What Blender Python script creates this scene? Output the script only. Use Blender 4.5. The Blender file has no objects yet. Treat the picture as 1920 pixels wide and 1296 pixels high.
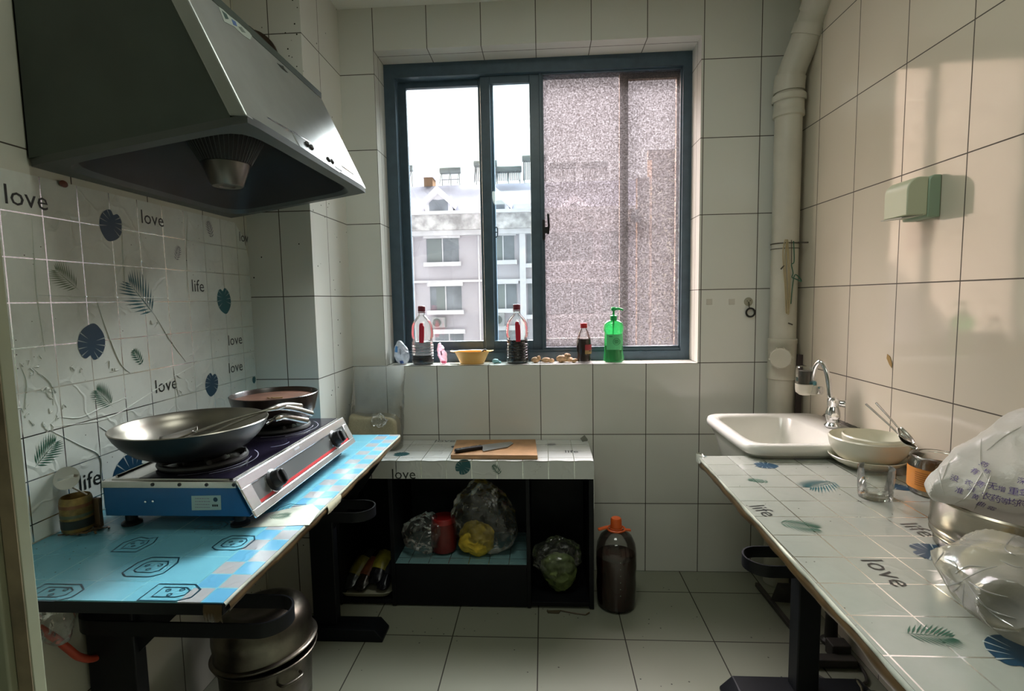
import bpy, bmesh, math, random
from mathutils import Vector, Matrix, noise
from mathutils.bvhtree import BVHTree
C = bpy.context.scene.collection
SC = bpy.context.scene
PI = math.pi
rnd = random.Random(7)

# ------------------------------------------------------------------ camera
CAM = Vector((0.74228, -2.40248, 1.29386))
FOC = 980.157
def cam_axes():
    y, pi, ro = 0.0609, -0.08854, -0.01839
    fw = Vector((-math.sin(y)*math.cos(pi), math.cos(y)*math.cos(pi), math.sin(pi)))
    rt = fw.cross(Vector((0, 0, 1))).normalized(); up = rt.cross(fw)
    c, s = math.cos(ro), math.sin(ro)
    return c*rt + s*up, c*up - s*rt, fw
RT, UP, FW = cam_axes()
cd = bpy.data.cameras.new('camera'); cam = bpy.data.objects.new('camera', cd); C.objects.link(cam)
cd.sensor_width = 36; cd.lens = FOC/1920*36; cd.clip_start = 0.02; cd.clip_end = 300
M = Matrix((RT, UP, -FW)).transposed().to_4x4(); M.translation = CAM
cam.matrix_world = M
SC.camera = cam
def P(u, v, ax, val):
    """the point of the plane (axis = val) met by the line of sight through pixel u, v of the photograph"""
    d = FW + RT*((u-960)/FOC) - UP*((v-648)/FOC)
    return CAM + d*((val-CAM[ax])/d[ax])

# ------------------------------------------------------------------ sky, sun, hall lamp, fill light, exposure
SC.view_settings.view_transform = 'Standard'; SC.view_settings.look = 'None'
SC.view_settings.gamma = 1; SC.view_settings.use_curve_mapping = False
SC.view_settings.exposure = 0.95
SC.cycles.use_denoising = True
SC.cycles.max_bounces = 14; SC.cycles.diffuse_bounces = 7; SC.cycles.glossy_bounces = 6
SC.cycles.transparent_max_bounces = 32; SC.cycles.transmission_bounces = 10
SC.cycles.caustics_reflective = False; SC.cycles.caustics_refractive = False
SC.cycles.sample_clamp_indirect = 6
w = bpy.data.worlds.new('sky'); SC.world = w; w.use_nodes = True
def sky_nodes(t, lo=1.0, hi=180.0):
    """hazy sky before a hidden sun: pale along the horizon, far brighter high up ahead, dim behind"""
    N = t.nodes.new; bg = t.nodes['Background']; tc = N('ShaderNodeTexCoord'); sp = N('ShaderNodeSeparateXYZ'); t.links.new(tc.outputs['Generated'], sp.inputs[0])
    f = []
    for k, a0, a1 in ((2, 0.38, 0.74), (1, 0.22, 0.62)):
        mr = N('ShaderNodeMapRange'); mr.interpolation_type = 'SMOOTHSTEP'; t.links.new(sp.outputs[k], mr.inputs[0])
        mr.inputs[1].default_value = a0; mr.inputs[2].default_value = a1; f.append(mr.outputs[0])
    m = N('ShaderNodeMath'); m.operation = 'MULTIPLY'; t.links.new(f[0], m.inputs[0]); t.links.new(f[1], m.inputs[1])
    m2 = N('ShaderNodeMath'); m2.operation = 'MULTIPLY_ADD'; t.links.new(m.outputs[0], m2.inputs[0]); m2.inputs[1].default_value = hi; m2.inputs[2].default_value = lo
    t.links.new(m2.outputs[0], bg.inputs[1]); bg.inputs[0].default_value = (0.97, 1.0, 0.97, 1)
sky_nodes(w.node_tree)
def light(name, kind, loc, d, energy, col, **kw):
    L = bpy.data.lights.new(name, kind); L.energy = energy; L.color = col
    for k, v in kw.items(): setattr(L, k, v)
    o = bpy.data.objects.new(name, L); C.objects.link(o); o.location = loc
    o.rotation_euler = Vector(d).to_track_quat('-Z', 'Y').to_euler()
    return o
light('hazy_sun', 'SUN', (-6, 6, 8), (0.86, -0.38, -0.36), 17.0, (1.0, 0.82, 0.56), angle=math.radians(75))
light('hall_ceiling_lamp', 'AREA', (0.6, -3.6, 2.5), (0, 0.12, -1), 3.5, (0.93, 1.0, 0.88), shape='RECTANGLE', size=0.9, size_y=0.5)
light('kitchen_fill_light', 'AREA', (0.75, -1.25, 2.56), (0, 0, -1), 4.6, (0.95, 1.0, 0.90), shape='RECTANGLE', size=0.6, size_y=0.6)  # fill light added overhead to even out the kitchen, no known fixture
pl = light('window_portal', 'AREA', (0.72, 0.235, 1.70), (0, -1, 0), 1, (1, 1, 1), shape='RECTANGLE', size=1.42, size_y=1.40)
pl.data.cycles.is_portal = True

# ------------------------------------------------------------------ helpers: objects
def tag(o, label=None, cat=None, group=None, kind=None):
    if label: o['label'] = label
    if cat: o['category'] = cat
    if group: o['group'] = group
    if kind: o['kind'] = kind
    return o
def thing(name, label, cat, loc, group=None):
    o = bpy.data.objects.new(name, None); C.objects.link(o); o.location = loc; o.empty_display_size = 0.05
    return tag(o, label, cat, group)
def root_loc(o):
    v = Vector((0, 0, 0))
    while o: v += o.location; o = o.parent
    return v
class MB:
    """collects shapes in room coordinates and links them as ONE mesh object"""
    def __init__(s): s.v = []; s.f = []; s.fm = []; s.mats = []
    def mi(s, m):
        if m not in s.mats: s.mats.append(m)
        return s.mats.index(m)
    def add(s, vs, fs, m):
        b = len(s.v); s.v += [Vector(p) for p in vs]; k = s.mi(m)
        for f in fs: s.f.append([b+i for i in f]); s.fm.append(k)
        return s
    def face(s, pts, m): return s.add(pts, [list(range(len(pts)))], m)
    def box(s, x0, x1, y0, y1, z0, z1, m):
        vs = [(x, y, z) for z in (z0, z1) for y in (y0, y1) for x in (x0, x1)]
        return s.add(vs, [(0,2,3,1),(4,5,7,6),(0,1,5,4),(2,6,7,3),(0,4,6,2),(1,3,7,5)], m)
    def obox(s, c, ax, ay, az, m):
        """oriented box: centre and three half-axis vectors"""
        c = Vector(c); ax = Vector(ax); ay = Vector(ay); az = Vector(az)
        vs = [c+i*ax+j*ay+k*az for k in (-1,1) for j in (-1,1) for i in (-1,1)]
        return s.add(vs, [(0,2,3,1),(4,5,7,6),(0,1,5,4),(2,6,7,3),(0,4,6,2),(1,3,7,5)], m)
    def prism(s, pts, vec, m):
        n = len(pts); vec = Vector(vec); a = [Vector(p) for p in pts]
        vs = a + [p+vec for p in a]
        fs = [list(range(n))[::-1], list(range(n, 2*n))] + [(i, (i+1) % n, n+(i+1) % n, n+i) for i in range(n)]
        return s.add(vs, fs, m)
    def lathe(s, prof, c, m, n=40, axis=(0,0,1), sx=1.0, sy=1.0, cap=True):
        """prof: (r, h) pairs along the axis; outer surface from bottom up reads outward"""
        c = Vector(c); q = Vector((0,0,1)).rotation_difference(Vector(axis).normalized())
        vs = []; fs = []
        for r, h in prof:
            for i in range(n):
                a = 2*PI*i/n
                vs.append(c + q @ Vector((r*sx*math.cos(a), r*sy*math.sin(a), h)))
        for k in range(len(prof)-1):
            for i in range(n):
                j = (i+1) % n
                fs.append((k*n+i, k*n+j, (k+1)*n+j, (k+1)*n+i))
        if cap:
            if prof[0][0] > 1e-6: fs.append([i for i in range(n)][::-1])
            if prof[-1][0] > 1e-6: fs.append([(len(prof)-1)*n+i for i in range(n)])
        return s.add(vs, fs, m)
    def sweep(s, path, sec, m, closed=False, up=None, scale=None):
        """sweep a closed 2-D section along a path (fixed up vector, or transported frame)"""
        path = [Vector(p) for p in path]; n = len(path); k = len(sec); vs = []; fs = []
        t0 = None; nrm = None
        for i in range(n):
            a = path[(i-1) % n] if (closed or i > 0) else path[i]
            b = path[(i+1) % n] if (closed or i < n-1) else path[i]
            t = (b-a).normalized()
            if up is not None: u = Vector(up); nn = u.cross(t).normalized(); bb = t.cross(nn)
            else:
                if nrm is None: nrm = t.orthogonal().normalized()
                else: nrm = (t0.rotation_difference(t) @ nrm); nrm = (nrm - t*nrm.dot(t)).normalized()
                nn = nrm; bb = t.cross(nn); t0 = t
            sc = scale[i] if scale else 1.0
            vs += [path[i] + nn*x*sc + bb*y*sc for x, y in sec]
        for i in range(n if closed else n-1):
            for j in range(k):
                fs.append((i*k+j, i*k+(j+1) % k, ((i+1) % n)*k+(j+1) % k, ((i+1) % n)*k+j))
        if not closed:
            fs.append([j for j in range(k)][::-1]); fs.append([(n-1)*k+j for j in range(k)])
        return s.add(vs, fs, m)
    def tube(s, path, r, m, n=10, closed=False):
        if isinstance(r, (list, tuple)): sc = r; rr = 1.0
        else: sc = None; rr = r
        return s.sweep(path, [(rr*math.cos(2*PI*i/n), rr*math.sin(2*PI*i/n)) for i in range(n)], m, closed, None, sc)
    def surf(s, fn, nu, nv, m, wrap=False):
        vs = [fn(i/nu, j/nv) for j in range(nv+1) for i in range(nu if wrap else nu+1)]
        w_ = nu if wrap else nu+1; fs = []
        for j in range(nv):
            for i in range(nu):
                i2 = (i+1) % w_ if wrap else i+1
                fs.append((j*w_+i, j*w_+i2, (j+1)*w_+i2, (j+1)*w_+i))
        return s.add(vs, fs, m)
    def decal(s, geo, o, ux, uy, m, off=0.0):
        vs, fs = geo; o = Vector(o); ux = Vector(ux); uy = Vector(uy); nn = ux.cross(uy).normalized()*off
        return s.add([o + ux*a + uy*b + nn for a, b in vs], fs, m)
    def build(s, name, parent=None, org=None, smooth=35, bevel=0, label=None, cat=None, group=None, kind=None, solid=0, sub=0, segs=2):
        me = bpy.data.meshes.new(name); o = bpy.data.objects.new(name, me); C.objects.link(o)
        if parent is not None: base = root_loc(parent); o.parent = parent
        else:
            base = Vector(org) if org is not None else Vector((0, 0, 0)); o.location = base
        me.from_pydata([tuple(v-base) for v in s.v], [], s.f)
        for m in s.mats: me.materials.append(m)
        me.polygons.foreach_set('material_index', s.fm); me.update()
        bm = bmesh.new(); bm.from_mesh(me); bmesh.ops.recalc_face_normals(bm, faces=bm.faces); bm.to_mesh(me); bm.free()
        if smooth:
            me.polygons.foreach_set('use_smooth', [True]*len(me.polygons)); me.set_sharp_from_angle(angle=math.radians(smooth))
        if bevel:
            b = o.modifiers.new('bevel', 'BEVEL'); b.width = bevel; b.segments = segs; b.limit_method = 'ANGLE'; b.angle_limit = math.radians(40)
        if solid:
            b = o.modifiers.new('thickness', 'SOLIDIFY'); b.thickness = solid; b.offset = 0
        if sub:
            b = o.modifiers.new('subdivision', 'SUBSURF'); b.levels = sub; b.render_levels = sub
        return tag(o, label, cat, group, kind)
def struct(mb, name, **kw): return mb.build(name, kind='structure', **kw)
def arc(c, r, a0, a1, n, ux=(1,0,0), uy=(0,1,0)):
    c = Vector(c); ux = Vector(ux); uy = Vector(uy)
    return [c + ux*(r*math.cos(a0+(a1-a0)*i/n)) + uy*(r*math.sin(a0+(a1-a0)*i/n)) for i in range(n+1)]
def spline(pts, n=8):
    pts = [Vector(p) for p in pts]; out = []
    for i in range(len(pts)-1):
        p0 = pts[max(i-1, 0)]; p1 = pts[i]; p2 = pts[i+1]; p3 = pts[min(i+2, len(pts)-1)]
        for k in range(n):
            t = k/n
            out.append(0.5*((2*p1) + (p2-p0)*t + (2*p0-5*p1+4*p2-p3)*t*t + (3*p1-p0-3*p2+p3)*t**3))
    return out + [pts[-1]]

# ------------------------------------------------------------------ helpers: materials
class NT:
    def __init__(s, name):
        s.m = bpy.data.materials.new(name); s.m.use_nodes = True; s.t = s.m.node_tree; s.t.nodes.clear()
        s.out = s.t.nodes.new('ShaderNodeOutputMaterial')
    def n(s, typ, ins=None, **kw):
        nd = s.t.nodes.new(typ)
        for k, v in kw.items(): setattr(nd, k, v)
        for k, v in (ins or {}).items():
            if isinstance(v, bpy.types.NodeSocket): s.t.links.new(v, nd.inputs[k])
            else: nd.inputs[k].default_value = v
        return nd
    def math(s, op, a, b=0.0, c=0.0):
        nd = s.t.nodes.new('ShaderNodeMath'); nd.operation = op
        for i, v in enumerate((a, b, c)):
            if isinstance(v, bpy.types.NodeSocket): s.t.links.new(v, nd.inputs[i])
            else: nd.inputs[i].default_value = v
        return nd.outputs[0]
    def mix(s, f, a, b):
        nd = s.t.nodes.new('ShaderNodeMix'); nd.data_type = 'RGBA'
        for k, v in ((0, f), (6, a), (7, b)):
            if isinstance(v, bpy.types.NodeSocket): s.t.links.new(v, nd.inputs[k])
            else: nd.inputs[k].default_value = v if k == 0 else (*v[:3], 1)
        return nd.outputs[2]
    def pos(s):
        g = s.n('ShaderNodeNewGeometry'); p = s.n('ShaderNodeSeparateXYZ', {0: g.outputs['Position']})
        q = s.n('ShaderNodeSeparateXYZ', {0: g.outputs['True Normal']})
        return p.outputs, q.outputs, g.outputs['Position']
    def noise(s, scale, vec=None, detail=3, rough=0.55):
        d = {'Scale': scale, 'Detail': detail, 'Roughness': rough}
        if vec is not None: d['Vector'] = vec
        return s.n('ShaderNodeTexNoise', d).outputs[0]
    def ramp(s, f, lo, hi):
        return s.n('ShaderNodeMapRange', {0: f, 1: lo, 2: hi, 3: 0.0, 4: 1.0}).outputs[0]
    def bump(s, h, strength=0.3, dist=0.002, prev=None):
        d = {'Strength': strength, 'Distance': dist, 'Height': h}
        if prev is not None: d['Normal'] = prev
        return s.n('ShaderNodeBump', d).outputs[0]
    def surface(s, sock): s.t.links.new(sock, s.out.inputs[0]); return s.m
    def bsdf(s, **kw):
        d = {}
        for k, v in kw.items():
            key = {'col': 'Base Color', 'rough': 'Roughness', 'metal': 'Metallic', 'normal': 'Normal', 'ior': 'IOR', 'spec': 'Specular IOR Level', 'trans': 'Transmission Weight', 'alpha': 'Alpha', 'coat': 'Coat Weight', 'emit': 'Emission Color', 'es': 'Emission Strength'}[k]
            if key in ('Base Color', 'Emission Color') and not isinstance(v, bpy.types.NodeSocket): v = (*v[:3], 1)
            d[key] = v
        return s.n('ShaderNodeBsdfPrincipled', d).outputs[0]
def mat(name, col, rough=0.5, metal=0.0, bump=0.0, bscale=60, vary=0.0, vscale=12, **kw):
    t = NT(name); c = col
    tc = t.n('ShaderNodeTexCoord').outputs['Object']
    if vary: c = t.mix(t.ramp(t.noise(vscale, tc, 5), 0.35, 0.68), [x*(1-vary) for x in col], [min(1, x*(1+vary)) for x in col])
    d = dict(col=c, rough=rough, metal=metal, **kw)
    if bump: d['normal'] = t.bump(t.noise(bscale, tc, 4), bump, 0.002)
    return t.surface(t.bsdf(**d))
def line_mask(t, c, off, pitch, lw):
    """1 on the joints of a regular grid along one coordinate"""
    f = t.math('FRACT', t.math('ADD', t.math('DIVIDE', t.math('SUBTRACT', c, off), pitch), 0.5))
    d = t.math('MULTIPLY', t.math('ABSOLUTE', t.math('SUBTRACT', f, 0.5)), pitch)
    return t.math('LESS_THAN', d, lw/2)
def tile_mat(name, col, grout, xo, xw, yo, yw, zo, zw, lw=0.0035, rough=0.1, dirt=0.06, stain=None, var=0.03):
    t = NT(name); p, n, vec = t.pos()
    ms = []; ids = None
    for i, (o, wd) in enumerate(((xo, xw), (yo, yw), (zo, zw))):
        if not wd: continue
        on = t.math('LESS_THAN', t.math('ABSOLUTE', n[i]), 0.5)
        ms.append(t.math('MULTIPLY', line_mask(t, p[i], o, wd, lw), on))
        idn = t.math('MULTIPLY', t.math('FLOOR', t.math('DIVIDE', t.math('SUBTRACT', p[i], o), wd)), 7.13+3.7*i)
        ids = idn if ids is None else t.math('ADD', ids, idn)
    mk = ms[0]
    for k in ms[1:]: mk = t.math('MAXIMUM', mk, k)
    wn = t.n('ShaderNodeTexWhiteNoise', {'W': ids}, noise_dimensions='1D').outputs[0]
    v = t.ramp(wn, 0, 1)
    c = t.mix(v, [x*(1-var) for x in col], [min(1, x*(1+var)) for x in col])
    big = t.ramp(t.noise(2.2, vec, 3), 0.35, 0.85)
    c = t.mix(t.math('MULTIPLY', big, dirt*2.5), c, [col[0]*0.62, col[1]*0.6, col[2]*0.5])
    if stain:
        sp = t.n('ShaderNodeTexVoronoi', {'Vector': vec, 'Scale': stain[0]}).outputs['Distance']
        sm = t.math('MULTIPLY', t.math('LESS_THAN', sp, stain[1]), t.math('GREATER_THAN', t.noise(stain[2], vec, 2), 0.54))
        c = t.mix(sm, c, (0.03, 0.028, 0.02))
    c = t.mix(mk, c, grout)
    r = t.math('ADD', t.math('MULTIPLY', mk, 0.5), t.math('ADD', rough, t.math('MULTIPLY', big, 0.02)))
    b = t.bump(t.noise(5.0, vec, 2), 0.03, 0.02)
    b = t.bump(t.math('SUBTRACT', 1.0, mk), 0.5, 0.0015, b)
    return t.surface(t.bsdf(col=c, rough=r, normal=b))
def clear_mat(name, tint, gloss=0.12, rough=0.03, haze=0.0, bump=0.0, bscale=30, hcol=None, edge=1.45):
    """thin clear sheet: lets light straight through, mirrors at grazing angles, with optional milky haze"""
    t = NT(name); tc = t.n('ShaderNodeTexCoord').outputs['Object']
    kw = {}
    if bump: kw['Normal'] = t.bump(t.noise(bscale, tc, 4, 0.6), bump, 0.01)
    tr = t.n('ShaderNodeBsdfTransparent', {0: (*tint, 1)}).outputs[0]
    gl = t.n('ShaderNodeBsdfGlossy', {'Roughness': rough, 'Color': (1, 1, 1, 1), **kw}).outputs[0]
    fr = t.n('ShaderNodeFresnel', {'IOR': edge, **kw}).outputs[0]
    base = tr
    if haze:
        dn = t.n('ShaderNodeBsdfDiffuse', {'Color': (*(hcol or tint), 1), **kw}).outputs[0]
        tl = t.n('ShaderNodeBsdfTranslucent', {'Color': (*(hcol or tint), 1), **kw}).outputs[0]
        mm = t.n('ShaderNodeMixShader', {0: 0.5, 1: dn, 2: tl}).outputs[0]
        base = t.n('ShaderNodeMixShader', {0: haze, 1: tr, 2: mm}).outputs[0]
    f = t.math('MINIMUM', t.math('ADD', t.math('MULTIPLY', fr, 1.0), gloss*0.3), 0.9)
    return t.surface(t.n('ShaderNodeMixShader', {0: f, 1: base, 2: gl}).outputs[0])
# ------------------------------------------------------------------ materials of the room
TW = (0.66, 0.665, 0.615)
GROUT = (0.055, 0.045, 0.032)
M_TB = tile_mat('white_tile_window_wall', TW, GROUT, 0.0, 0.2415, 0.06, 9.0, 0.0, 0.33, rough=0.13)
M_TR = tile_mat('cream_tile_right_wall', (0.64, 0.585, 0.48), GROUT, 0.0, 9.0, -0.1894, 0.25, 0.0, 0.33, rough=0.07)
M_TF = tile_mat('white_tile_flue', TW, GROUT, -0.283, 0.25, -0.225, 0.4, 0.0, 0.33, rough=0.13, stain=(30, 0.09, 4))
M_TL = tile_mat('white_tile_left_wall', (0.58, 0.58, 0.50), GROUT, 0.0, 9.0, -0.15, 0.25, 0.0, 0.33, rough=0.16, dirt=0.12, stain=(30, 0.09, 4))
M_FL = tile_mat('floor_tile', (0.23, 0.24, 0.185), (0.03, 0.026, 0.018), 0.376, 0.33, -0.507, 0.33, 0.0, 9.0, lw=0.0045, rough=0.30, dirt=0.10, stain=(30, 0.09, 5))
M_CEIL = mat('white_ceiling_paint', (0.70, 0.71, 0.66), 0.7, bump=0.05)
M_PAINT = mat('hall_wall_paint', (0.62, 0.64, 0.55), 0.7, bump=0.05)
M_JAMB = mat('cream_door_paint', (0.28, 0.29, 0.20), 0.45, vary=0.06, vscale=6)
M_JWOOD = mat('bare_door_wood', (0.24, 0.19, 0.12), 0.6, vary=0.35, vscale=9)

WR = 1.846; WL = -0.415; FX = -0.157; FY = -0.383; CZ = 2.592
WX0, WX1, WZ0, WZ1 = 0.0, 1.438, 0.99, 2.41      # window opening
TOP = 0.763                                       # table height

# ------------------------------------------------------------------ room
b = MB()
b.box(WL-0.2, WX0, 0, 0.24, -0.1, CZ+0.1, M_TB); b.box(WX1, WR+0.2, 0, 0.24, -0.1, CZ+0.1, M_TB)
b.box(WX0, WX1, 0, 0.24, -0.1, WZ0, M_TB); b.box(WX0, WX1, 0, 0.24, WZ1, CZ+0.1, M_TB)
struct(b, 'wall_back', smooth=0)
struct(MB().box(WR, WR+0.2, -4.7, 0, -0.1, CZ+0.1, M_TR), 'wall_right', smooth=0)
struct(MB().box(WL-0.2, WL, -1.72, 0, -0.1, CZ+0.1, M_TL), 'wall_left', smooth=0)
struct(MB().box(WL, FX, FY, 0, 0, CZ, M_TF), 'wall_flue', smooth=0)
struct(MB().box(-2.4, WR, -4.7, 0, -0.1, 0, M_FL), 'floor', smooth=0)
struct(MB().box(-2.4, WR, -4.7, 0, CZ, CZ+0.1, M_CEIL), 'ceiling', smooth=0)
# the near wall beside the doorway, and the hall the photograph is taken from
struct(MB().box(-2.4, -0.24, -1.70, -1.66, 0, CZ, M_PAINT), 'wall_front', smooth=0)
struct(MB().box(-2.4, WR, -4.8, -4.7, -0.1, CZ+0.1, M_PAINT), 'wall_rear', smooth=0)
struct(MB().box(-2.5, -2.4, -4.7, -1.66, -0.1, CZ+0.1, M_PAINT), 'wall_hall', smooth=0)
d = MB(); d.box(-0.24, -0.040, -1.700, -1.680, 0, CZ, M_JAMB)
d = struct(d, 'door_1', bevel=0.002, org=(-0.14, -1.69, 0))
struct(MB().box(-0.063, -0.0405, -1.7015, -1.700, 0, CZ, M_JWOOD), 'worn_strip', parent=d)
struct(MB().box(-0.24, -0.063, -1.714, -1.700, 0, CZ, M_JAMB), 'casing', parent=d, bevel=0.003)

# ------------------------------------------------------------------ window
M_FRAME = mat('dark_teal_window_aluminium', (0.050, 0.085, 0.115), 0.38, vary=0.12, vscale=20)
M_FRAMEB = mat('dusty_brown_sash_aluminium', (0.17, 0.125, 0.095), 0.55, vary=0.2, vscale=25)
M_GL = clear_mat('window_glass', (0.93, 0.95, 0.97), 0.1, 0.02)
M_GL2 = clear_mat('window_glass_blue', (0.86, 0.93, 0.97), 0.1, 0.02)
def frosted():
    t = NT('pebbled_window_glass'); p, n_, vec = t.pos()
    a = t.noise(125, vec, 2, 0.5); v = t.n('ShaderNodeTexVoronoi', {'Vector': vec, 'Scale': 170.0}).outputs['Distance']
    sp = t.ramp(t.math('ADD', t.math('MULTIPLY', a, 0.8), t.math('MULTIPLY', v, 0.45)), 0.40, 0.80)
    big = t.ramp(t.noise(30, vec, 3, 0.6), 0.66, 0.74)
    tint = t.mix(sp, (0.86, 0.81, 0.84), (0.36, 0.32, 0.33)); tint = t.mix(t.math('MULTIPLY', big, 0.5), tint, (0.22, 0.18, 0.17))
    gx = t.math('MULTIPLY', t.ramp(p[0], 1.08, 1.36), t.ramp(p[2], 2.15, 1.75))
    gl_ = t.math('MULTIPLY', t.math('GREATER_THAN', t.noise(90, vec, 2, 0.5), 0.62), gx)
    tint = t.mix(t.math('MULTIPLY', gl_, 0.8), tint, (1.0, 0.95, 0.85))  # glints put into the tint as bright specks, lower right of the pane
    tcol = t.mix(sp, (0.060, 0.057, 0.061), (0.036, 0.032, 0.033))
    nrm = t.bump(a, 0.8, 0.01)
    tr = t.n('ShaderNodeBsdfTransparent', {0: tint}).outputs[0]
    tl = t.n('ShaderNodeBsdfTranslucent', {0: tcol, 'Normal': nrm}).outputs[0]
    gl = t.n('ShaderNodeBsdfGlossy', {'Roughness': 0.3, 'Normal': nrm}).outputs[0]
    m1 = t.n('ShaderNodeMixShader', {0: 0.34, 1: tr, 2: tl}).outputs[0]
    return t.surface(t.n('ShaderNodeMixShader', {0: 0.05, 1: m1, 2: gl}).outputs[0])
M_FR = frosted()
def rect_frame(b, x0, x1, z0, z1, y0, y1, l, r, bt, tp, m):
    b.box(x0, x0+l, y0, y1, z0, z1, m); b.box(x1-r, x1, y0, y1, z0, z1, m)
    b.box(x0+l, x1-r, y0, y1, z0, z0+bt, m); b.box(x0+l, x1-r, y0, y1, z1-tp, z1, m)
b = MB(); rect_frame(b, 0.0, 1.438, 0.99, 2.41, 0.14, 0.24, 0.052, 0.040, 0.042, 0.062, M_FRAME)
b.box(0.05, 1.40, 0.150, 0.156, 1.03, 1.045, M_FRAME)
win = struct(b, 'window_1', smooth=0, org=(0.72, 0.19, 0.99))
def sash(name, x0, x1, z0, z1, y0, l, r, bt, tp, m, g):
    b = MB(); rect_frame(b, x0, x1, z0, z1, y0, y0+0.026, l, r, bt, tp, m)
    s_ = struct(b, name, parent=win, smooth=0, bevel=0.002)
    struct(MB().box(x0+l-0.004, x1-r+0.004, y0+0.011, y0+0.015, z0+bt-0.004, z1-tp+0.004, g), 'pane', parent=s_, smooth=0)
    return s_
# rear track: left clear sash and the brown dusty one; front track: middle clear sash and the pebbled one
sash('sash', 0.050, 0.515, 1.030, 2.365, 0.196, 0.041, 0.074, 0.058, 0.045, M_FRAME, M_GL)
s2 = sash('sash', 0.455, 0.755, 1.030, 2.365, 0.166, 0.046, 0.066, 0.060, 0.052, M_FRAME, M_GL2)
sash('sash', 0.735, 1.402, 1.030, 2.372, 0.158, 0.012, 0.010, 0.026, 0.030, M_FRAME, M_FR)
b = MB(); b.box(1.118, 1.158, 0.205, 0.23, 1.03, 2.37, M_FRAMEB); b.box(1.158, 1.40, 0.205, 0.23, 2.322, 2.37, M_FRAMEB); b.box(1.385, 1.402, 0.205, 0.23, 1.03, 2.33, M_FRAMEB)
b.box(0.76, 1.118, 0.205, 0.23, 1.03, 1.095, M_FRAMEB)
struct(b, 'rear_sash', parent=win, smooth=0)
# pull handle and latch
hb = MB(); hb.tube([(0.513, 0.160, 1.640), (0.524, 0.150, 1.640), (0.527, 0.150, 1.633), (0.527, 0.150, 1.600), (0.522, 0.150, 1.594), (0.513, 0.160, 1.594)], 0.003, M_FRAME, 8)
hb.tube([(0.515, 0.155, 1.617), (0.525, 0.150, 1.617)], 0.0025, M_FRAME, 8)
struct(hb, 'sash_pull', parent=win)
M_BLK = mat('black_plastic', (0.008, 0.008, 0.009), 0.42, spec=0.3)
lb = MB(); lb.box(0.744, 0.756, 0.140, 0.160, 1.575, 1.670, M_BLK); lb.box(0.752, 0.770, 0.136, 0.150, 1.605, 1.635, M_BLK); lb.tube([(0.770, 0.140, 1.600), (0.774, 0.138, 1.640), (0.771, 0.136, 1.695)], 0.0055, M_BLK, 8)
struct(lb, 'latch', parent=win, bevel=0.001)
# small scrap stuck on the pebbled pane
M_PAPER = mat('white_paper', (0.80, 0.80, 0.80), 0.7)
M_GREYP = mat('grey_print', (0.25, 0.25, 0.27), 0.7)
b = MB(); b.prism([P(u, v, 1, 0.240) for u, v in ((1178, 394), (1186, 390), (1196, 393), (1204, 408), (1200, 417), (1178, 417))], (0, 0.001, 0), M_PAPER)
b.prism([P(u, v, 1, 0.238) for u, v in ((1184, 397), (1192, 400), (1192, 413), (1182, 411))], (0, 0.001, 0), M_GREYP)
tag(b.build('paper_scrap', smooth=0), 'torn white paper scrap stuck outside on the pebbled window pane', 'paper scrap')

# ------------------------------------------------------------------ outside
M_FAC = mat('pale_facade_render', (0.41, 0.39, 0.43), 0.9, vary=0.10, vscale=0.35, spec=0.0)
M_FACT = mat('white_facade_trim', (0.55, 0.54, 0.575), 0.9, vary=0.08, vscale=1.5, spec=0.0)
M_STAIN = mat('weathered_parapet', (0.43, 0.415, 0.43), 0.9, vary=0.38, vscale=2.2, spec=0.0)
M_SLATE = mat('grey_roof_slate', (0.10, 0.098, 0.115), 0.9, vary=0.12, vscale=1.2, spec=0.0)
M_DWIN = mat('far_window_glass', (0.19, 0.205, 0.23), 0.3, vary=0.25, vscale=0.8, spec=0.0)
M_CURT = mat('far_curtain', (0.19, 0.21, 0.215), 0.9, spec=0.0)
M_HEAT = mat('heater_tank_steel', (0.10, 0.11, 0.11), 0.5, spec=0.0)
M_TUBE = mat('heater_glass_tube', (0.12, 0.12, 0.13), 0.4, spec=0.0)
M_BROWN = mat('brown_neighbour_render', (0.11, 0.07, 0.045), 0.9, vary=0.2, vscale=1.0, spec=0.0)
M_ACW = mat('far_ac_casing', (0.30, 0.30, 0.31), 0.6, spec=0.0)
FYB = 28.0
struct(MB().box(-60, 80, 0.3, 90, -10.4, -10.2, mat('courtyard_paving', (0.10, 0.10, 0.10), 0.9, spec=0.0)), 'ground', smooth=0)
def fx(u, y=FYB): return P(u, 500, 1, y).x
def fz(v, y=FYB, u=880): return P(u, v, 1, y).z
bld = thing('apartment_building', 'pale weathered apartment block with grey attic roof seen through the window', 'building', (6, FYB, -10.2))
X0, X1 = -16.0, 17.5
zc = fz(405); zb = fz(438); zr = fz(347, 31.0)
MB().box(X0, X1, FYB, FYB+9, -10.2, zc, M_FAC).build('wall', bld, smooth=0)
b = MB(); b.box(X0, X1, FYB-0.75, FYB, zb+0.15, zc, M_STAIN); b.box(X0, X1, FYB-0.95, FYB, zc, zc+0.18, M_FACT); b.box(X0, X1, FYB-0.5, FYB, zb-0.12, zb+0.15, M_FACT)
b.build('parapet', bld, smooth=0)
b = MB(); b.prism([(X0, FYB, zc+0.05), (X0, FYB+3, zr), (X0, FYB+6, zr), (X0, FYB+9, zc+0.05)], (X1-X0, 0, 0), M_SLATE); b.build('roof', bld, smooth=0)
MB().box(X0, X1, FYB-0.22, FYB, fz(529), fz(525), M_FACT).build('ledge', bld, smooth=0)
b = MB(); b.box(fx(975), fx(986), FYB-0.35, FYB, -10.2, zb, M_FACT); b.build('corner_pier', bld, smooth=0)
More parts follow.
